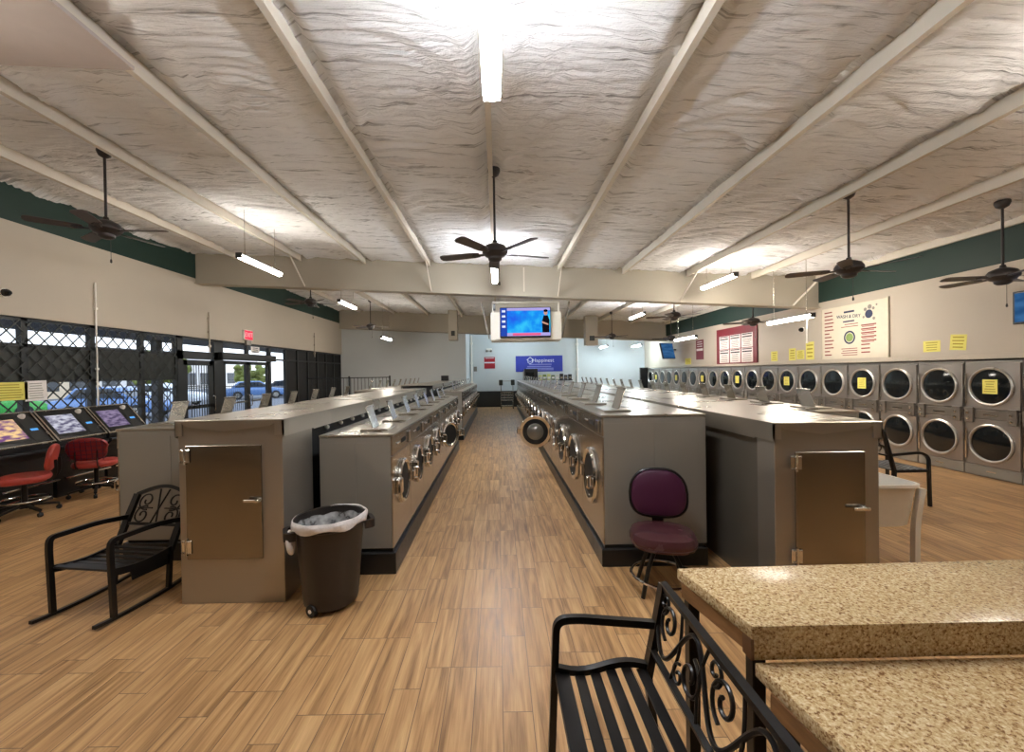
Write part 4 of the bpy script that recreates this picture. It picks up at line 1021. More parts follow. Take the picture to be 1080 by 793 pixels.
def pipe(name, label, pts, r, m):
    t = thing(name, label, 'pipe', pts[0]); p0 = Vector(pts[0])
    MB().tube([Vector(p)-p0 for p in pts], r, 8).build('tube', m, t)
    cl = MB(); d = Vector(pts[-1])-p0
    for k in (0.15, 0.5, 0.85): cl.box(*[v for ax in range(3) for v in ((d[ax]*k)-r*1.5, (d[ax]*k)+r*1.5)])
    cl.build('clamp', m, t)
    return t
pipe('wall_pipe', 'white pipe down the corner where the back wall steps', [(-1.3, 20.94, 0.8), (-1.3, 20.94, 3.6)], 0.04, M['white_plastic'])
pipe('wall_pipe', 'white pipe on the back wall right of the blue banner', [(4.0, 20.94, 0.0), (4.0, 20.94, 3.6)], 0.04, M['white_plastic'])
pipe('wall_conduit', 'pale conduit dropping over the window beside the game machines', [(XL+0.03, 7.16, 0.4), (XL+0.03, 7.16, 3.35)], 0.012, M['white_plastic'])
pipe('wall_conduit', 'thin conduit dropping onto the door frame header', [(XL+0.03, 9.97, 2.3), (XL+0.03, 9.97, 3.25)], 0.018, M['wall'])
pipe('wall_conduit', 'thin conduit on the left wall above the dark far windows', [(XL+0.03, 15.7, 2.4), (XL+0.03, 15.7, 3.3)], 0.018, M['wall'])
t = thing('base_cabinet', 'low black cabinet along the back wall under the red notice', 'cabinet', (-0.55, 20.6, 0))
MB().box(-0.8, 1.75, 0, 0.38, 0.1, 0.76, 0.005).box(-0.78, 1.73, 0.04, 0.38, 0, 0.1).build('body', M['game_black'], t)
for k in range(3): MB().box(-0.77+k*0.85, 0.03+k*0.85, -0.015, 0, 0.13, 0.73, 0.004).build('door', M['black_trim'], t)
MB().box(-0.82, 1.77, -0.02, 0.39, 0.76, 0.785, 0.004).build('top', M['plinth'], t)
def laundry_cart(x, y, rz, label):
    t = thing('laundry_cart', label, 'cart', (x, y, 0), rz, 'laundry carts by the back wall')
    f = MB(); w, d = 0.28, 0.2
    for xx in (-w, w):
        f.tube([(xx, 0, 0.12), (xx, 0, 1.32)], 0.018, 8)
    f.tube([(-w, 0, 1.3), (w, 0, 1.3)], 0.014); f.tube([(-w, -d, 0.14), (w, -d, 0.14), (w, d, 0.14), (-w, d, 0.14)], 0.015, 8, True)
    f.build('frame', M['silver'], t)
    b = MB()
    for z in (0.4, 0.52, 0.64, 0.76): b.tube([(-w, -d, z), (w, -d, z), (w, d, z), (-w, d, z)], 0.008, 6, True)
    for k in range(7):
        xx = -w+2*w*k/6
        b.tube([(xx, -d, 0.76), (xx, -d, 0.4), (xx, d, 0.4), (xx, d, 0.76)], 0.006, 6)
    b.build('basket', M['chrome'], t)
    for xx in (-w, w):
        MB().box(xx-0.09, xx+0.09, -0.05, 0.05, 1.1, 1.36, 0.02).build('handle', M['lattice'], t)
        for yy in (-d, d): MB().lathe([(0, -0.02), (0.05, -0.02), (0.06, 0), (0.05, 0.02), (0, 0.02)], 14, 0, rotT('Y', PI/2, (xx, yy, 0.061))).box(xx-0.012, xx+0.012, yy-0.02, yy+0.02, 0.06, 0.14).build('caster', M['rubber'], t)
laundry_cart(0.42, 19.6, 0.0, 'chrome laundry cart with tall handles at the end of the aisle')
t = thing('vending_machine', 'black vending machine behind the far end of the right washers', 'machine', (1.62, 20.25, 0))
MB().box(-0.32, 0.32, 0, 0.6, 0.03, 1.86, 0.01).build('body', M['game_black'], t)
MB().box(-0.26, 0.14, -0.01, 0, 0.7, 1.7, 0.004).build('display', M['dark_glass'], t)
MB().box(0.18, 0.28, -0.015, 0, 0.9, 1.4, 0.004).build('coin_panel', M['silver'], t)
MB().box(-0.36, -0.32, 0.0, 0.6, 0.0, 1.75).build('side_panel', M['grey_panel'], t)
t = thing('display_shelf', 'black shelf of supplies against the back wall under the banner', 'shelf', (2.85, 20.6, 0))
MB().box(-0.85, 0.85, 0, 0.36, 1.26, 1.30, 0.004).box(-0.85, 0.85, 0, 0.36, 0.0, 1.2, 0.004).build('case', M['game_black'], t)
MB().box(-0.8, 0.8, -0.012, 0, 0.1, 1.15).build('front_panel', M['plinth'], t)
cols = [(226, 226, 150), (120, 136, 60), (206, 206, 130), (96, 110, 60), (214, 214, 200), (40, 40, 44), (50, 48, 60), (30, 30, 32)]
for k, c in enumerate(cols):
    m = mat('detergent_pack', c, 0.5)
    x = 2.85-0.74+k*0.21
    nm = ['pale yellow','olive green','light yellow','dark green','cream white','charcoal black','slate grey','plain black'][k]
    t = thing('detergent_box', '%s box on the supply shelf under the banner' % nm, 'box', (x, 20.72, 1.3), 0, 'boxes on the supply shelf')
    MB().box(-0.085, 0.085, -0.06, 0.06, 0, 0.24+0.03*(k % 3), 0.006).build('carton', m, t)
    MB().box(-0.06, 0.06, -0.063, -0.06, 0.06, 0.16).build('printed_label', M['paper_white'] if k < 5 else M['silver'], t)
# railing at the back left
t = thing('metal_railing', 'black picket railing in front of the grey back wall', 'railing', (-5.2, 14.6, 0))
MB().bar([(-1.45, 0, 1.6), (1.42, 0, 1.6)], 0.04, 0.03).bar([(-1.45, 0, 0.15), (1.42, 0, 0.15)], 0.03, 0.03).build('rail', M['fence_iron'], t)
for x in (-1.45, 0.0, 1.42): MB().box(x-0.025, x+0.025, -0.025, 0.025, 0, 1.66).build('post', M['fence_iron'], t)
o = MB()
for k in range(1, 23): o.tube([(-1.45+k*0.125, 0, 0.15), (-1.45+k*0.125, 0, 1.6)], 0.009, 6)
o.build('pickets', M['fence_iron'], t)
t = thing('plastic_bin', 'dark plastic bin in the gap between the left washer banks', 'bin', (-1.12, 10.15, 0))
MB().lathe([(0.13, 0), (0.16, 0.5), (0.165, 0.74), (0.18, 0.74), (0.18, 0.77), (0.15, 0.77), (0.13, 0.1), (0.0, 0.05)], 20).build('bucket', M['bin'], t)
MB().openlathe([(0.17, 0.70), (0.185, 0.78), (0.15, 0.80), (0.12, 0.7)], 20, 0, None, lambda a, k, r, z: (r+0.01*math.sin(5*a), z+0.012*math.sin(7*a))).build('bag', M['bag'], t)
t = MB().box(-0.14, 0.14, -0.1, 0.1, 0, 0.2, 0.01).box(-0.12, 0.12, -0.104, -0.1, 0.1, 0.18).build('card_reader', M['game_black'], None, loc=(-2.05, 16.2, 1.42)); tag(t, 'small black box standing on the far washers before the back wall', 'device')

# ------------------------------------------------------------------ exit sign & papers, left wall
t = thing('exit_sign', 'glowing red exit sign above the entrance doors', 'sign', (XL, 11.5, 2.84))
MB().box(0, 0.06, -0.2, 0.2, -0.14, 0.14, 0.006).build('casing', M['white_plastic'], t)
MB().box(0.06, 0.064, -0.185, 0.185, -0.125, 0.125).build('face', M['exit_red'], t)
text('lettering', 'EXIT', 0.17, M['exit_white'], t, (0.065, 0, 0), (PI/2, 0, PI/2))
MB().box(0, 0.07, -0.11, 0.11, -0.27, -0.15, 0.01).build('battery_box', M['grey_panel'], t)
note('paper_sign', 'yellow paper notice on the window grille above the game machines', XL-0.01, 5.90, 1.545, 0.46, 0.26, M['paper_yellow'], M['ink_yellow'], 6, 0, None, 1)
note('paper_sign', 'white paper notice on the window post beside the yellow one', XL-0.01, 6.24, 1.54, 0.30, 0.30, M['paper_white'], M['grey_line'], 7, 0.03, None, 1)
note('window_sign', 'small white sign on the glass over the entrance doors', XL-0.03, 11.95, 2.46, 0.42, 0.18, M['paper_white'], M['ink'], 3, 0, None, 1)

# ------------------------------------------------------------------ game machines
def game(y, scr, label):
    t = thing('game_machine', label, 'game machine', (-6.52, y+0.17, 0), 0, 'slanted game machines by the windows')
    w = 0.365
    base = [(-0.34, 0.0), (0.16, 0.0), (0.16, 0.62), (0.24, 0.70), (0.24, 0.74), (-0.34, 0.74)]
    MB().prism(base, -w, w, 'y', bev=0.006).build('base', M['game_black'], t)
    con = [(-0.34, 0.74), (0.20, 0.74), (0.20, 0.82), (-0.16, 1.24), (-0.34, 1.24)]
    MB().prism(con, -w, w, 'y', bev=0.006).build('console', M['game_black'], t)
    # slanted face frame: from (0.20,.82) to (-.16,1.24)
    u = Vector((-0.36, 0, 0.42)); Lf = u.length; u.normalize(); nrm = Vector((0.42, 0, 0.36)).normalized()
    T = Matrix(((0, u.x, nrm.x, 0.20), (1, 0, 0, 0), (0, u.z, nrm.z, 0.82), (0, 0, 0, 1)))   # local: x->Y, y->up slope, z->normal
    tr = MB()
    for s in (-1, 1): tr.box(s*w-0.012, s*w+0.012, -0.01, Lf+0.01, 0.0, 0.02, 0.004, 0, T)
    tr.box(-w, w, Lf-0.012, Lf+0.012, 0.0, 0.02, 0.004, 0, T); tr.box(-w, w, -0.012, 0.012, 0.0, 0.025, 0.004, 0, T)
    tr.build('silver_trim', M['silver'], t)
    MB().box(-w+0.05, 0.13, 0.07, Lf-0.07, 0.0, 0.008, 0.002, 0, T).build('bezel', M['black_trim'], t)
    MB().box(-w+0.075, 0.10, 0.11, Lf-0.10, 0.006, 0.010, 0, 0, T).build('screen', scr, t)
    c = MB(); c.box(0.15, w-0.03, 0.05, Lf-0.05, 0.0, 0.006, 0.002, 0, T).build('side_console', M['black_trim'], t)
    MB().box(0.20, 0.29, Lf*0.42, Lf*0.48, 0.005, 0.009, 0, 0, T).build('display', M['led_blue'], t)
    MB().lathe([(0, 0.055), (0.022, 0.047), (0.038, 0.02), (0.04, 0)], 16, 0, T @ Matrix.Translation((0.22, Lf-0.07, 0.004))).build('dome_lamp', M['paper_white'], t)
    MB().tube([(0.27, -w+0.02, 0.28), (0.27, w-0.02, 0.28)], 0.014).box(0.15, 0.28, -w+0.05, -w+0.08, 0.27, 0.29).box(0.15, 0.28, w-0.08, w-0.05, 0.27, 0.29).build('foot_rail', M['chrome'], t)
    return t
game(4.62, M['game_c'], 'game machine at the near end of the window row')
game(5.40, M['game_c'], 'game machine with orange and violet screen at the picture edge')
game(6.18, M['game_a'], 'game machine with pale blue screen behind the quilted red chair')
game(6.96, M['game_b'], 'game machine with dim violet screen beside the window conduit')

def swivel_chair(loc, rz, label, quilt):
    """faces -x at rz=0 ... backrest on +x"""
    t = thing('swivel_chair', label, 'chair', loc, rz, 'red swivel chairs at the game machines')
    mb = MB(); cushion(mb, ell(0.24, 0.25, 32, 2.8), 0.42, 0.51, 0.035, dome=0.012); mb.build('seat', M['vinyl_red'], t)
    bk = MB(); T = Matrix.Translation((0.25, 0, 0.70)) @ Matrix.Rotation(math.radians(100), 4, 'Y')
    outl = [(x, y*(1.0 if x < 0 else 0.92)) for x, y in ell(0.17, 0.24, 32, 2.8)]
    cushion(bk, outl, -0.035, 0.03, 0.028, 0, T, 0.01); b = bk.build('backrest', M['vinyl_darkred'] if quilt else M['vinyl_red'], t)
    if quilt:
        qs = MB()
        for k in range(-3, 4):
            qs.box(-0.15, 0.15, k*0.06-0.003, k*0.06+0.003, 0.0405, 0.0475, 0, 0, T)
        for k in range(-2, 3): qs.box(k*0.06-0.003, k*0.06+0.003, -0.21, 0.21, 0.0405, 0.0475, 0, 0, T)
        qs.build('quilting', M['vinyl_plum'], b)
    s = MB()
    for sy in (-0.12, 0.12): s.bar(spline([(0.10, sy, 0.425), (0.24, sy, 0.43), (0.295, sy, 0.52), (0.295, sy, 0.68)], 4), 0.03, 0.008, up=(0, 1, 0))
    s.build('back_support', M['black_iron'], t)
    MB().tube([(0, 0, 0.10), (0, 0, 0.43)], 0.028, 12).lathe([(0.0, 0.09), (0.05, 0.09), (0.05, 0.16), (0.0, 0.18)], 14).box(-0.1, 0.1, -0.1, 0.1, 0.405, 0.422).build('post', M['black_iron'], t)
    for k in range(5):
        a = 2*PI*k/5+0.3; T2 = Matrix.Rotation(a, 4, 'Z')
        l = MB(); l.bar([(0.03, 0, 0.13), (0.3, 0, 0.085)], 0.035, 0.025, mi=0, T=T2); lg = l.build('base_leg', M['black_iron'], t)
        MB().lathe([(0, -0.02), (0.025, -0.02), (0.03, 0), (0.025, 0.02), (0, 0.02)], 12, 0, T2 @ rotT('X', PI/2, (0.3, 0, 0.031))).tube([(0.3, 0, 0.03), (0.3, 0, 0.09)], 0.01, 6, False, 0, T2).build('caster', M['rubber'], lg)
    r = MB(); r.ring(0.23, 0.011, Matrix.Translation((0, 0, 0.20)))
    for k in range(3):
        a = 2*PI*k/3; r.tube([(0.03*math.cos(a), 0.03*math.sin(a), 0.20), (0.23*math.cos(a), 0.23*math.sin(a), 0.20)], 0.008, 6)
    r.build('foot_ring', M['chrome'], t)
    return t
swivel_chair((-5.98, 5.24, 0), math.radians(38), 'plain red swivel chair turned sideways at the picture edge', False)
swivel_chair((-5.95, 6.15, 0), math.radians(-66), 'red swivel chair with quilted dark red back near the grey washer panel', True)

# ------------------------------------------------------------------ wrought iron pieces
def spiral(cx, cy, r0, a0, turns, sgn, n=26, r1=0.2):
    """starts on the outside, curls in"""
    return [(cx+r0*(1-(1-r1)*k/n)*math.cos(a0+sgn*turns*2*PI*k/n), cy+r0*(1-(1-r1)*k/n)*math.sin(a0+sgn*turns*2*PI*k/n)) for k in range(n+1)]

def rocker(loc, rz):
    t = thing('rocking_chair', 'black metal rocking chair with scroll back beside the steel cabinet', 'chair', loc, rz)
    w = 0.255; m = M['black_iron']
    zrun = lambda y: 0.014+0.16*(y-0.17)**2*1.0
    for s in (-1, 1):
        x = s*w
        ys = [-0.15+0.9*k/16 for k in range(17)]
        MB().bar([(x, y, zrun(y)) for y in ys], 0.028, 0.022).build('runner', m, t)
        pts = [(x, -0.02, zrun(-0.02)), (x, -0.035, 0.49), (x, 0.02, 0.55), (x, 0.30, 0.565), (x, 0.53, 0.53)]
        MB().bar(fillet([pts[0], pts[1], (x, -0.03, 0.57), pts[3], pts[4]], 0.09, 6), 0.034, 0.026, up=(1, 0, 0)).build('arm', m, t)
        MB().bar([(x*0.99, 0.40, zrun(0.40)), (x*0.99, 0.42, 0.32)], 0.03, 0.03, up=(1, 0, 0)).build('leg', m, t)
        MB().bar([(x*0.99, 0.42, 0.31), (x*0.99, 0.52, 0.52), (x*0.99, 0.61, 0.70)], 0.03, 0.05, up=(1, 0, 0)).build('post', m, t)
    s = MB()
    for k in range(7):
        y = 0.0+k*0.068; z = 0.35-0.02*math.sin(PI*k/6*1.2)-0.006*k
        s.box(-w, w, y-0.022, y+0.022, z-0.008, z+0.008, 0.004)
    s.build('seat', m, t)
    for sx in (-1, 1):
        sr = MB().bar([(sx*w, -0.03+k*0.075, 0.345-0.02*math.sin(PI*k/6*1.2)-0.006*k) for k in range(7)], 0.02, 0.05)
        if sx > 0: sr.prism([(0.10, 0.32), (0.44, 0.30), (0.44, 0.21), (0.12, 0.22)], w-0.012, w-0.004, 'x')
        sr.build('seat_frame', m, t)
    # back panel, in plane leaning: v along post
    def B(u, v): return (u, 0.535+v*0.44, 0.545+v*0.89)
    b = MB()
    top = [B(-w+2*w*k/14, 0.17+0.075*math.sin(PI*k/14)) for k in range(15)]
    b.bar(top, 0.028, 0.02, up=(0, 0.89, -0.44)); b.bar([B(-w, -0.07), B(w, -0.07)], 0.024, 0.018, up=(0, 0.89, -0.44))
    for sg in (-1, 1):
        b.tube(spline([B(-sg*0.03, -0.07), B(sg*0.0, 0.05), B(sg*0.045, 0.22)], 6), 0.007, 6)
        for (cx, cy, a0, sn) in ((0.135, 0.12, -PI*0.6, 1), (0.135, 0.0, PI*0.6, -1)):
            p = spiral(cx, cy, 0.078, a0, 1.35, sn)
            if sg < 0: p = [(-x, y) for x, y in p]
            b.tube([B(x, y) for x, y in p], 0.007, 6)
        b.tube([B(sg*0.06, 0.06), B(sg*0.2, 0.06)], 0.006, 6)
    b.build('scroll_back', m, t)
    return t
rocker((-2.97, 2.97, 0), math.radians(-8))

def bench():
    t = thing('metal_bench', 'black metal bench with scroll back in the foreground beside the granite table', 'bench', (0, 0, 0))
    m = M['black_iron']; Ye = (1.79, 0.57)
    for y in Ye:
        pts = [(0.205, y, 0.0), (0.225, y, 0.42), (0.24, y, 0.625), (0.33, y, 0.635), (0.665, y, 0.605)]
        MB().bar(fillet([pts[0], (0.235, y, 0.63), pts[3], pts[4]], 0.08, 6), 0.03, 0.028, up=(0, 1, 0)).build('arm', m, t)
        MB().bar([(0.665, y, 0.0), (0.645, y, 0.2), (0.625, y, 0.40)], 0.03, 0.03, up=(0, 1, 0)).build('leg', m, t)
        MB().bar([(0.625, y, 0.39), (0.66, y, 0.56), (0.70, y, 0.775)], 0.03, 0.045, up=(0, 1, 0)).build('post', m, t)
        MB().bar([(0.225+0.41*k/12, y, 0.425-0.018*math.sin(2*PI*k/12)) for k in range(13)], 0.03, 0.024, up=(0, 0, 1)).build('seat_end_bar', m, t)
    for k in range(6):
        x = 0.265+k*0.066
        MB().box(x-0.022, x+0.022, Ye[1]+0.01, Ye[0]-0.01, 0.408-0.014*math.sin(2*PI*(k+0.5)/6), 0.416-0.014*math.sin(2*PI*(k+0.5)/6), 0.003).build('slat', m, t)
    MB().bar([(0.235, Ye[0], 0.40), (0.235, Ye[1], 0.40)], 0.02, 0.03).bar([(0.655, Ye[0], 0.10), (0.655, Ye[1], 0.10)], 0.015, 0.015).build('seat_rail', m, t)
    # back panel
    x0, z0 = 0.645, 0.50; x1, z1 = 0.70, 0.775
    def B(u, v): f = (v)/(0.28); return (x0+(x1-x0)*f, Ye[0]-u, z0+(z1-z0)*f)    # u from the far end, v 0..0.28
    L = Ye[0]-Ye[1]
    b = MB(); b.bar([B(0, 0.28), B(L, 0.28)], 0.03, 0.026, up=(1, 0, 0.2)); b.bar([B(0, 0.0), B(L, 0.0)], 0.022, 0.022, up=(1, 0, 0.2))
    b.build('back_rail', m, t)
    s = MB(); P = L/3.0
    def curve(pts, r=0.0075): s.tube([B(u, v) for u, v in pts], r, 7)
    for i in range(3):
        u0 = i*P
        # long S wave across the panel
        curve([(u0+P*k/24, 0.14+0.105*math.sin(2*PI*k/24+PI)) for k in range(25)], 0.009)
        curve(spiral(u0+P*0.27, 0.175, 0.075, -PI*0.55, 1.35, -1), 0.0075)
        curve(spiral(u0+P*0.77, 0.105, 0.075, PI*0.45, 1.35, -1), 0.0075)
        curve(spiral(u0+P*0.10, 0.225, 0.045, -PI*0.5, 1.2, 1, 20), 0.0065)
        curve(spiral(u0+P*0.58, 0.055, 0.042, PI*0.5, 1.2, 1, 20), 0.0065)
        for uu, bow in ((0.46, 0.03), (0.98, -0.03)):
            curve([(tuple(p)[0], tuple(p)[1]) for p in spline([(u0+P*uu, 0.0, 0), (u0+P*uu+bow, 0.14, 0), (u0+P*uu, 0.28, 0)], 6)], 0.0065)
    s.build('scroll_back', m, t)
    return t
bench()

def arm_chair(loc, rz):
    t = thing('metal_chair', 'black metal armchair seen behind the white utility sink', 'chair', loc, rz)
    m = M['black_iron']; w = 0.27     # faces +x
    for s in (-1, 1):
        y = s*w
        MB().bar(fillet([(0.25, y, 0.0), (0.235, y, 0.60), (0.14, y, 0.655), (-0.22, y, 0.63)], 0.09, 6), 0.03, 0.028, up=(0, 1, 0)).build('arm', m, t)
        MB().bar([(-0.20, y, 0.0), (-0.18, y, 0.43), (-0.23, y, 0.63), (-0.31, y, 0.92)], 0.03, 0.04, up=(0, 1, 0)).build('leg', m, t)
    st = MB()
    for k in range(6): st.box(-0.17+k*0.075-0.028, -0.17+k*0.075+0.028, -w, w, 0.435, 0.45, 0.004)
    st.build('seat', m, t)
    for s in (-1, 1): MB().bar([(-0.19, s*w, 0.43), (0.24, s*w, 0.43)], 0.02, 0.03).build('seat_frame', m, t)
    b = MB(); b.bar([(-0.31, -w, 0.92), (-0.33, 0, 0.95), (-0.31, w, 0.92)], 0.03, 0.02, up=(1, 0, 0)); b.bar([(-0.24, -w, 0.62), (-0.24, w, 0.62)], 0.02, 0.02, up=(1, 0, 0))
    for s in (-1, 1):
        for cz, a0, sn in ((0.83, -2, 1), (0.71, 2, -1)):
            p = spiral(s*0.13, cz, 0.075, a0 if s > 0 else PI-a0, 1.3, sn*s); b.tube([(-0.24-(z-0.62)*0.26, y, z) for y, z in p], 0.007, 6)
    b.build('scroll_back', m, t)
arm_chair((4.95, 5.3, 0), 0.0)

# ------------------------------------------------------------------ granite tables
def slab(name, poly, z0, z1, label, gx):
    t = thing(name, label, 'table', (poly[0][0], poly[0][1], 0))
    ox, oy = poly[0]
    P = [(x-ox, y-oy) for x, y in poly]
    MB().prism(P, z0, z1, 'z', bev=0.004).build('table_top', M['granite'], t)
    cx = sum(p[0] for p in P)/4; cy = sum(p[1] for p in P)/4
    ins = [(cx+(x-cx)*0.985, cy+(y-cy)*0.84) for x, y in P]
    o = MB()
    for i in range(4):
        a, b = ins[i], ins[(i+1) % 4]
        o.bar([(a[0], a[1], z0-0.03), (b[0], b[1], z0-0.03)], 0.02, 0.058)
    o.build('apron', M['wood_edge'], t)
    for i in range(4):
        x, y = cx+(P[i][0]-cx)*0.955, cy+(P[i][1]-cy)*0.78
        MB().box(x-0.022, x+0.022, y-0.022, y+0.022, 0, z0-0.03, 0.003).build('leg', M['black_iron'], t)
    return t
far = slab('granite_table', [(0.745, 1.76), (2.6, 1.80), (2.6, 1.365), (0.815, 1.352)], 0.815, 0.86, 'higher speckled granite table top with thick dark front edge', 0)
# built-up front edge of the higher table
ox, oy = 0.745, 1.76
MB().prism([(0.822-ox, 1.353-oy), (2.6-ox, 1.366-oy), (2.6-ox, 1.39-oy), (0.822-ox, 1.378-oy)], 0.748, 0.82, 'z', bev=0.002).build('front_edge', M['granite'], far)
MB().prism([(0.811-ox, 1.353-oy), (0.8215-ox, 1.353-oy), (0.8215-ox, 1.40-oy), (0.811-ox, 1.40-oy)], 0.748, 0.816, 'z').build('edge_end', M['dark_wood'], far)
slab('granite_table', [(0.82, 1.349), (2.6, 1.362), (2.6, 0.45), (0.91, 0.45)], 0.70, 0.745, 'lower speckled granite table in the near corner beside the bench', 0)

# ------------------------------------------------------------------ plum stool
def stool(loc, rz):
    t = thing('casino_stool', 'low plum vinyl stool with back standing before the grey washer panel', 'stool', loc, rz)
    mb = MB(); cushion(mb, [(x, y*0.95) for x, y in ell(0.245, 0.245, 36, 2.6)], 0.345, 0.47, 0.055, dome=0.015); mb.build('seat', M['vinyl_wine'], t)
    pp = MB(); pp.tube([(0.237*math.copysign(abs(math.cos(a))**0.8, math.cos(a)), 0.225*math.copysign(abs(math.sin(a))**0.8, math.sin(a)), 0.385) for a in [2*PI*k/36 for k in range(36)]], 0.006, 6, True); pp.build('piping', M['vinyl_plum'], t)
    # backrest, plane facing -y (towards the viewer)
    out = []
    for k in range(40):
        a = 2*PI*k/40; c, s = math.cos(a), math.sin(a); e = 2/3.2
        x = 0.215*math.copysign(abs(c)**e, c); z = 0.185*math.copysign(abs(s)**e, s)
        x *= (1.0-0.22*max(0, z/0.19)**1.5); out.append((x, z))
    T = Matrix.Translation((0.0, 0.20, 0.695)) @ Matrix.Rotation(math.radians(82), 4, 'X')
    b = MB(); cushion(b, out, -0.03, 0.03, 0.025, 0, T, 0.012); bo = b.build('backrest', M['vinyl_plum'], t)
    r = MB(); r.tube([T @ Vector((x*1.03, z*1.03, 0.0)) for x, z in out], 0.012, 8, True); r.build('back_edging', M['black_iron'], bo)
    MB().bar(spline([(0, 0.08, 0.355), (0, 0.22, 0.37), (0, 0.25, 0.45), (0, 0.245, 0.62)], 5), 0.09, 0.01, up=(0, 1, 0.2)).build('back_support', M['black_iron'], t)
    MB().box(-0.13, 0.13, -0.13, 0.13, 0.335, 0.36, 0.01).lathe([(0, 0.31), (0.07, 0.31), (0.07, 0.34), (0, 0.34)], 20).build('swivel_plate', M['black_iron'], t)
    for k in range(4):
        a = PI/4+k*PI/2; c, s = math.cos(a), math.sin(a)
        MB().tube(spline([(0.08*c, 0.08*s, 0.335), (0.16*c, 0.16*s, 0.22), (0.235*c, 0.235*s, 0.0)], 6), 0.016, 8).build('leg', M['black_iron'], t)
    MB().ring(0.235, 0.011, Matrix.Translation((0, 0, 0.12)), 36).build('foot_ring', M['chrome'], t)
stool((1.255, 3.22, 0), math.radians(-13))

# ------------------------------------------------------------------ trash can
def trash(loc):
    t = thing('trash_can', 'round brown-black trash can with clear liner beside the steel cabinet', 'trash can', loc, math.radians(28))
    def rib(a, k, r, z):
        return (r*(1+0.012*(1 if math.sin(8*a) > 0.55 else 0)) if 1 < k < 5 else r, z)
    MB().openlathe([(0.0, 0.03), (0.175, 0.03), (0.19, 0.05), (0.20, 0.15), (0.225, 0.45), (0.235, 0.58), (0.24, 0.60), (0.255, 0.61), (0.26, 0.64), (0.25, 0.66), (0.235, 0.655), (0.225, 0.6), (0.19, 0.08), (0.0, 0.07)], 48, 0, None, rib).build('bin_body', M['bin'], t)
    MB().openlathe([(0.261, 0.607), (0.266, 0.622), (0.266, 0.65), (0.255, 0.668), (0.243, 0.665)], 48, 0, None, lambda a, k, r, z: (r+0.005*math.sin(9*a+k), z+0.012*math.sin(a+2.5)+(0.012*math.sin(6*a) if k == 0 else 0))).build('liner_fold', M['bag_white'], t)
    MB().openlathe([(0.246, 0.662), (0.225, 0.60), (0.212, 0.45), (0.195, 0.28), (0.10, 0.22), (0.0, 0.20)], 48, 0, None, lambda a, k, r, z: (r*(1-0.02*abs(math.sin(5*a+k))) if k else r, z+(0.012*math.sin(a+2.5) if k == 0 else 0.004*math.sin(3*a)))).build('liner', M['bag'], t)
    MB().tube(spline([(-0.262, -0.03, 0.60), (-0.285, -0.06, 0.56), (-0.275, -0.07, 0.49), (-0.262, -0.05, 0.46), (-0.258, -0.04, 0.53)], 5), 0.02, 8).build('liner_knot', M['bag_white'], t)
    for s in (-1, 1):
        MB().bar(fillet([(s*0.235, -0.07, 0.57), (s*0.30, -0.07, 0.57), (s*0.30, 0.07, 0.57), (s*0.235, 0.07, 0.57)], 0.04), 0.03, 0.06).build('handle', M['bin'], t)
    for s in (-1, 1):
        a = -PI*0.78 if s < 0 else PI*0.35
        MB().lathe([(0, -0.02), (0.04, -0.02), (0.045, 0), (0.04, 0.02), (0, 0.02)], 16, 0, Matrix.Translation((0.185*math.cos(a), 0.185*math.sin(a), 0.045)) @ Matrix.Rotation(a, 4, 'Z') @ Matrix.Rotation(PI/2, 4, 'Y')).lathe([(0, -0.024), (0.014, -0.024), (0.014, 0.024), (0, 0.024)], 10, 1, Matrix.Translation((0.185*math.cos(a), 0.185*math.sin(a), 0.045)) @ Matrix.Rotation(a, 4, 'Z') @ Matrix.Rotation(PI/2, 4, 'Y')).build('wheel', [M['rubber'], M['white_plastic']], t)
    return t
trash((-1.265, 3.10, 0))

# ------------------------------------------------------------------ utility sink
def sink(x0, x1, y0, y1):
    t = thing('utility_sink', 'white plastic utility sink standing behind the steel end cabinet', 'sink', ((x0+x1)/2, (y0+y1)/2, 0))
    a, b = (x1-x0)/2, (y1-y0)/2
    rings = [(1.0, 0.70), (1.0, 0.675), (0.95, 0.672), (0.93, 0.655), (0.80, 0.34), (0.72, 0.32), (0.70, 0.335), (0.78, 0.36), (0.91, 0.665), (0.94, 0.70)]
    o = ell(1, 1, 40, 6); vs = []; fs = []; n = len(o)
    for k, z in rings: vs += [(x*a*k, y*b*k, z) for x, y in o]
    R = len(rings)
    for r in range(R):
        q_ = (r+1) % R
        for i in range(n):
            j = (i+1) % n
            if r == 5: continue
            fs.append((r*n+i, r*n+j, q_*n+j, q_*n+i))
    fs.append(tuple(5*n+i for i in range(n))); fs.append(tuple(6*n+i for i in range(n)))
    MB().add(vs, fs).build('basin', M['white_plastic'], t)
    for sx in (-1, 1):
        for sy in (-1, 1):
            MB().bar(spline([(sx*a*0.93, sy*b*0.9, 0.665), (sx*a*0.88, sy*b*0.86, 0.52), (sx*a*0.83, sy*b*0.83, 0.34), (sx*a*0.82, sy*b*0.82, 0.02)], 6), 0.045, 0.045, up=(1, 0, 0)).box(sx*a*0.82-0.03, sx*a*0.82+0.03, sy*b*0.82-0.03, sy*b*0.82+0.03, 0, 0.02, 0.004).build('leg', M['white_plastic'], t)
    MB().tube(fillet([(0, 0, 0.33), (0, 0, 0.18), (0, b*0.4, 0.16), (0, b*0.4, 0.3)], 0.05), 0.02).build('drain_pipe', M['white_plastic'], t)
    MB().tube(fillet([(0, b*0.95, 0.70), (0, b*0.95, 0.86), (0, b*0.4, 0.86), (0, b*0.4, 0.80)], 0.05), 0.012).box(-0.09, 0.09, b*0.9, b*1.0, 0.70, 0.725, 0.005).build('faucet', M['chrome'], t)
sink(2.98, 3.59, 3.49, 4.10)

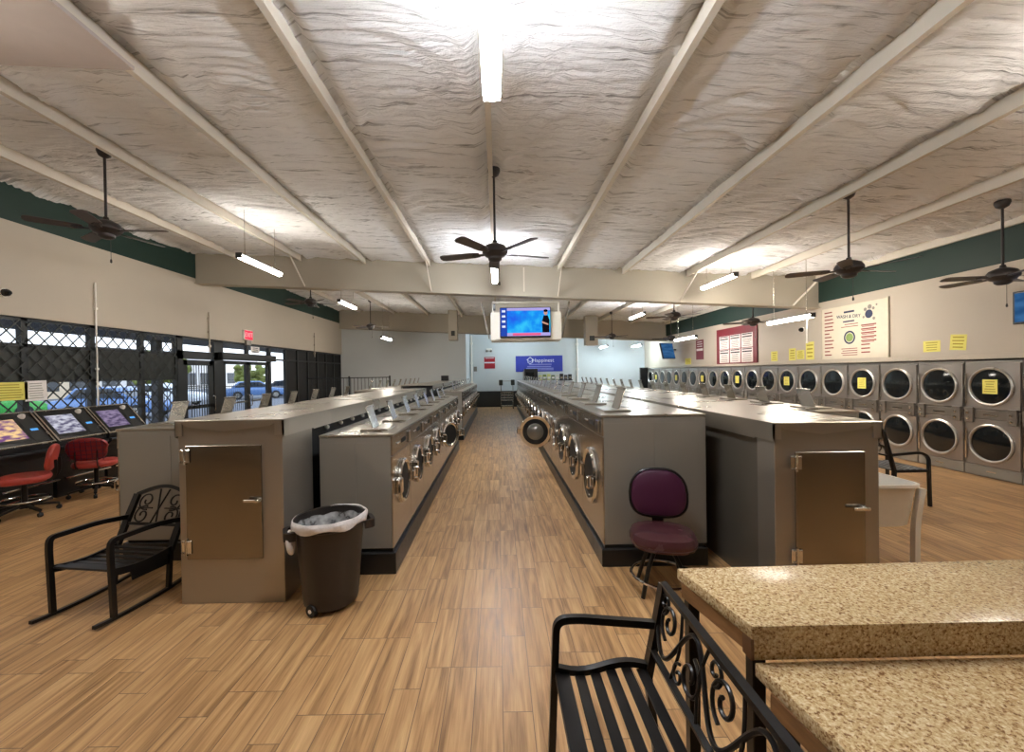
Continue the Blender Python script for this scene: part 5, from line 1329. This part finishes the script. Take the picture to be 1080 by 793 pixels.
# ------------------------------------------------------------------ smooth board on the ceiling
def ceil_panel(x0, x1, y0, y1):
    o = MB(); d0, d1 = 0.13, 0.16
    o.hexa([(x0, y0, zc(x0)-d1), (x1, y0, zc(x1)-d1), (x1, y1, zc(x1)-d1), (x0, y1, zc(x0)-d1), (x0, y0, zc(x0)-d0), (x1, y0, zc(x1)-d0), (x1, y1, zc(x1)-d0), (x0, y1, zc(x0)-d0)])
    return o
o = ceil_panel(-4.4, -2.92, 1.8, 3.42).build('ceiling_panel', M['patchboard']); struct(o, 'smooth board patch under the foam ceiling')
o = ceil_panel(-6.2, -4.42, 1.8, 3.5).build('ceiling_panel', M['patchboard']); struct(o, 'smooth board patch under the foam ceiling')

# ------------------------------------------------------------------ world, camera, view
w = bpy.data.worlds.new('World'); bpy.context.scene.world = w; w.use_nodes = True
bg = w.node_tree.nodes['Background']; bg.inputs['Strength'].default_value = 2.2
tc = w.node_tree.nodes.new('ShaderNodeTexCoord'); sx = w.node_tree.nodes.new('ShaderNodeSeparateXYZ'); rp = w.node_tree.nodes.new('ShaderNodeValToRGB')
w.node_tree.links.new(tc.outputs['Generated'], sx.inputs[0]); w.node_tree.links.new(sx.outputs['Z'], rp.inputs['Fac']); w.node_tree.links.new(rp.outputs['Color'], bg.inputs['Color'])
rp.color_ramp.elements[0].color = (0.85, 0.92, 1.0, 1); rp.color_ramp.elements[1].color = (0.5, 0.68, 1.0, 1)

P_, R_, CH = 0.008, 0.016, 1.7
r = Vector((1, 0, 0)); f = Vector((0, math.cos(P_), -math.sin(P_))); u = Vector((0, math.sin(P_), math.cos(P_)))
r2 = r*math.cos(R_)-u*math.sin(R_); u2 = u*math.cos(R_)+r*math.sin(R_); bk = -f
cam = bpy.data.cameras.new('camera'); co = bpy.data.objects.new('camera', cam); C.objects.link(co)
co.matrix_world = Matrix(((r2.x, u2.x, bk.x, 0), (r2.y, u2.y, bk.y, 0), (r2.z, u2.z, bk.z, CH), (0, 0, 0, 1)))
cam.sensor_width = 36; cam.sensor_fit = 'HORIZONTAL'; cam.lens = 440/1080*36; cam.shift_x = 15/1080; cam.clip_start = 0.05; cam.clip_end = 300
sc = bpy.context.scene; sc.camera = co
sc.view_settings.view_transform = 'Standard'; sc.view_settings.look = 'None'; sc.view_settings.gamma = 1; sc.view_settings.use_curve_mapping = False
sc.view_settings.exposure = 0.14
sc.cycles.use_denoising = True
sc.cycles.max_bounces = 8
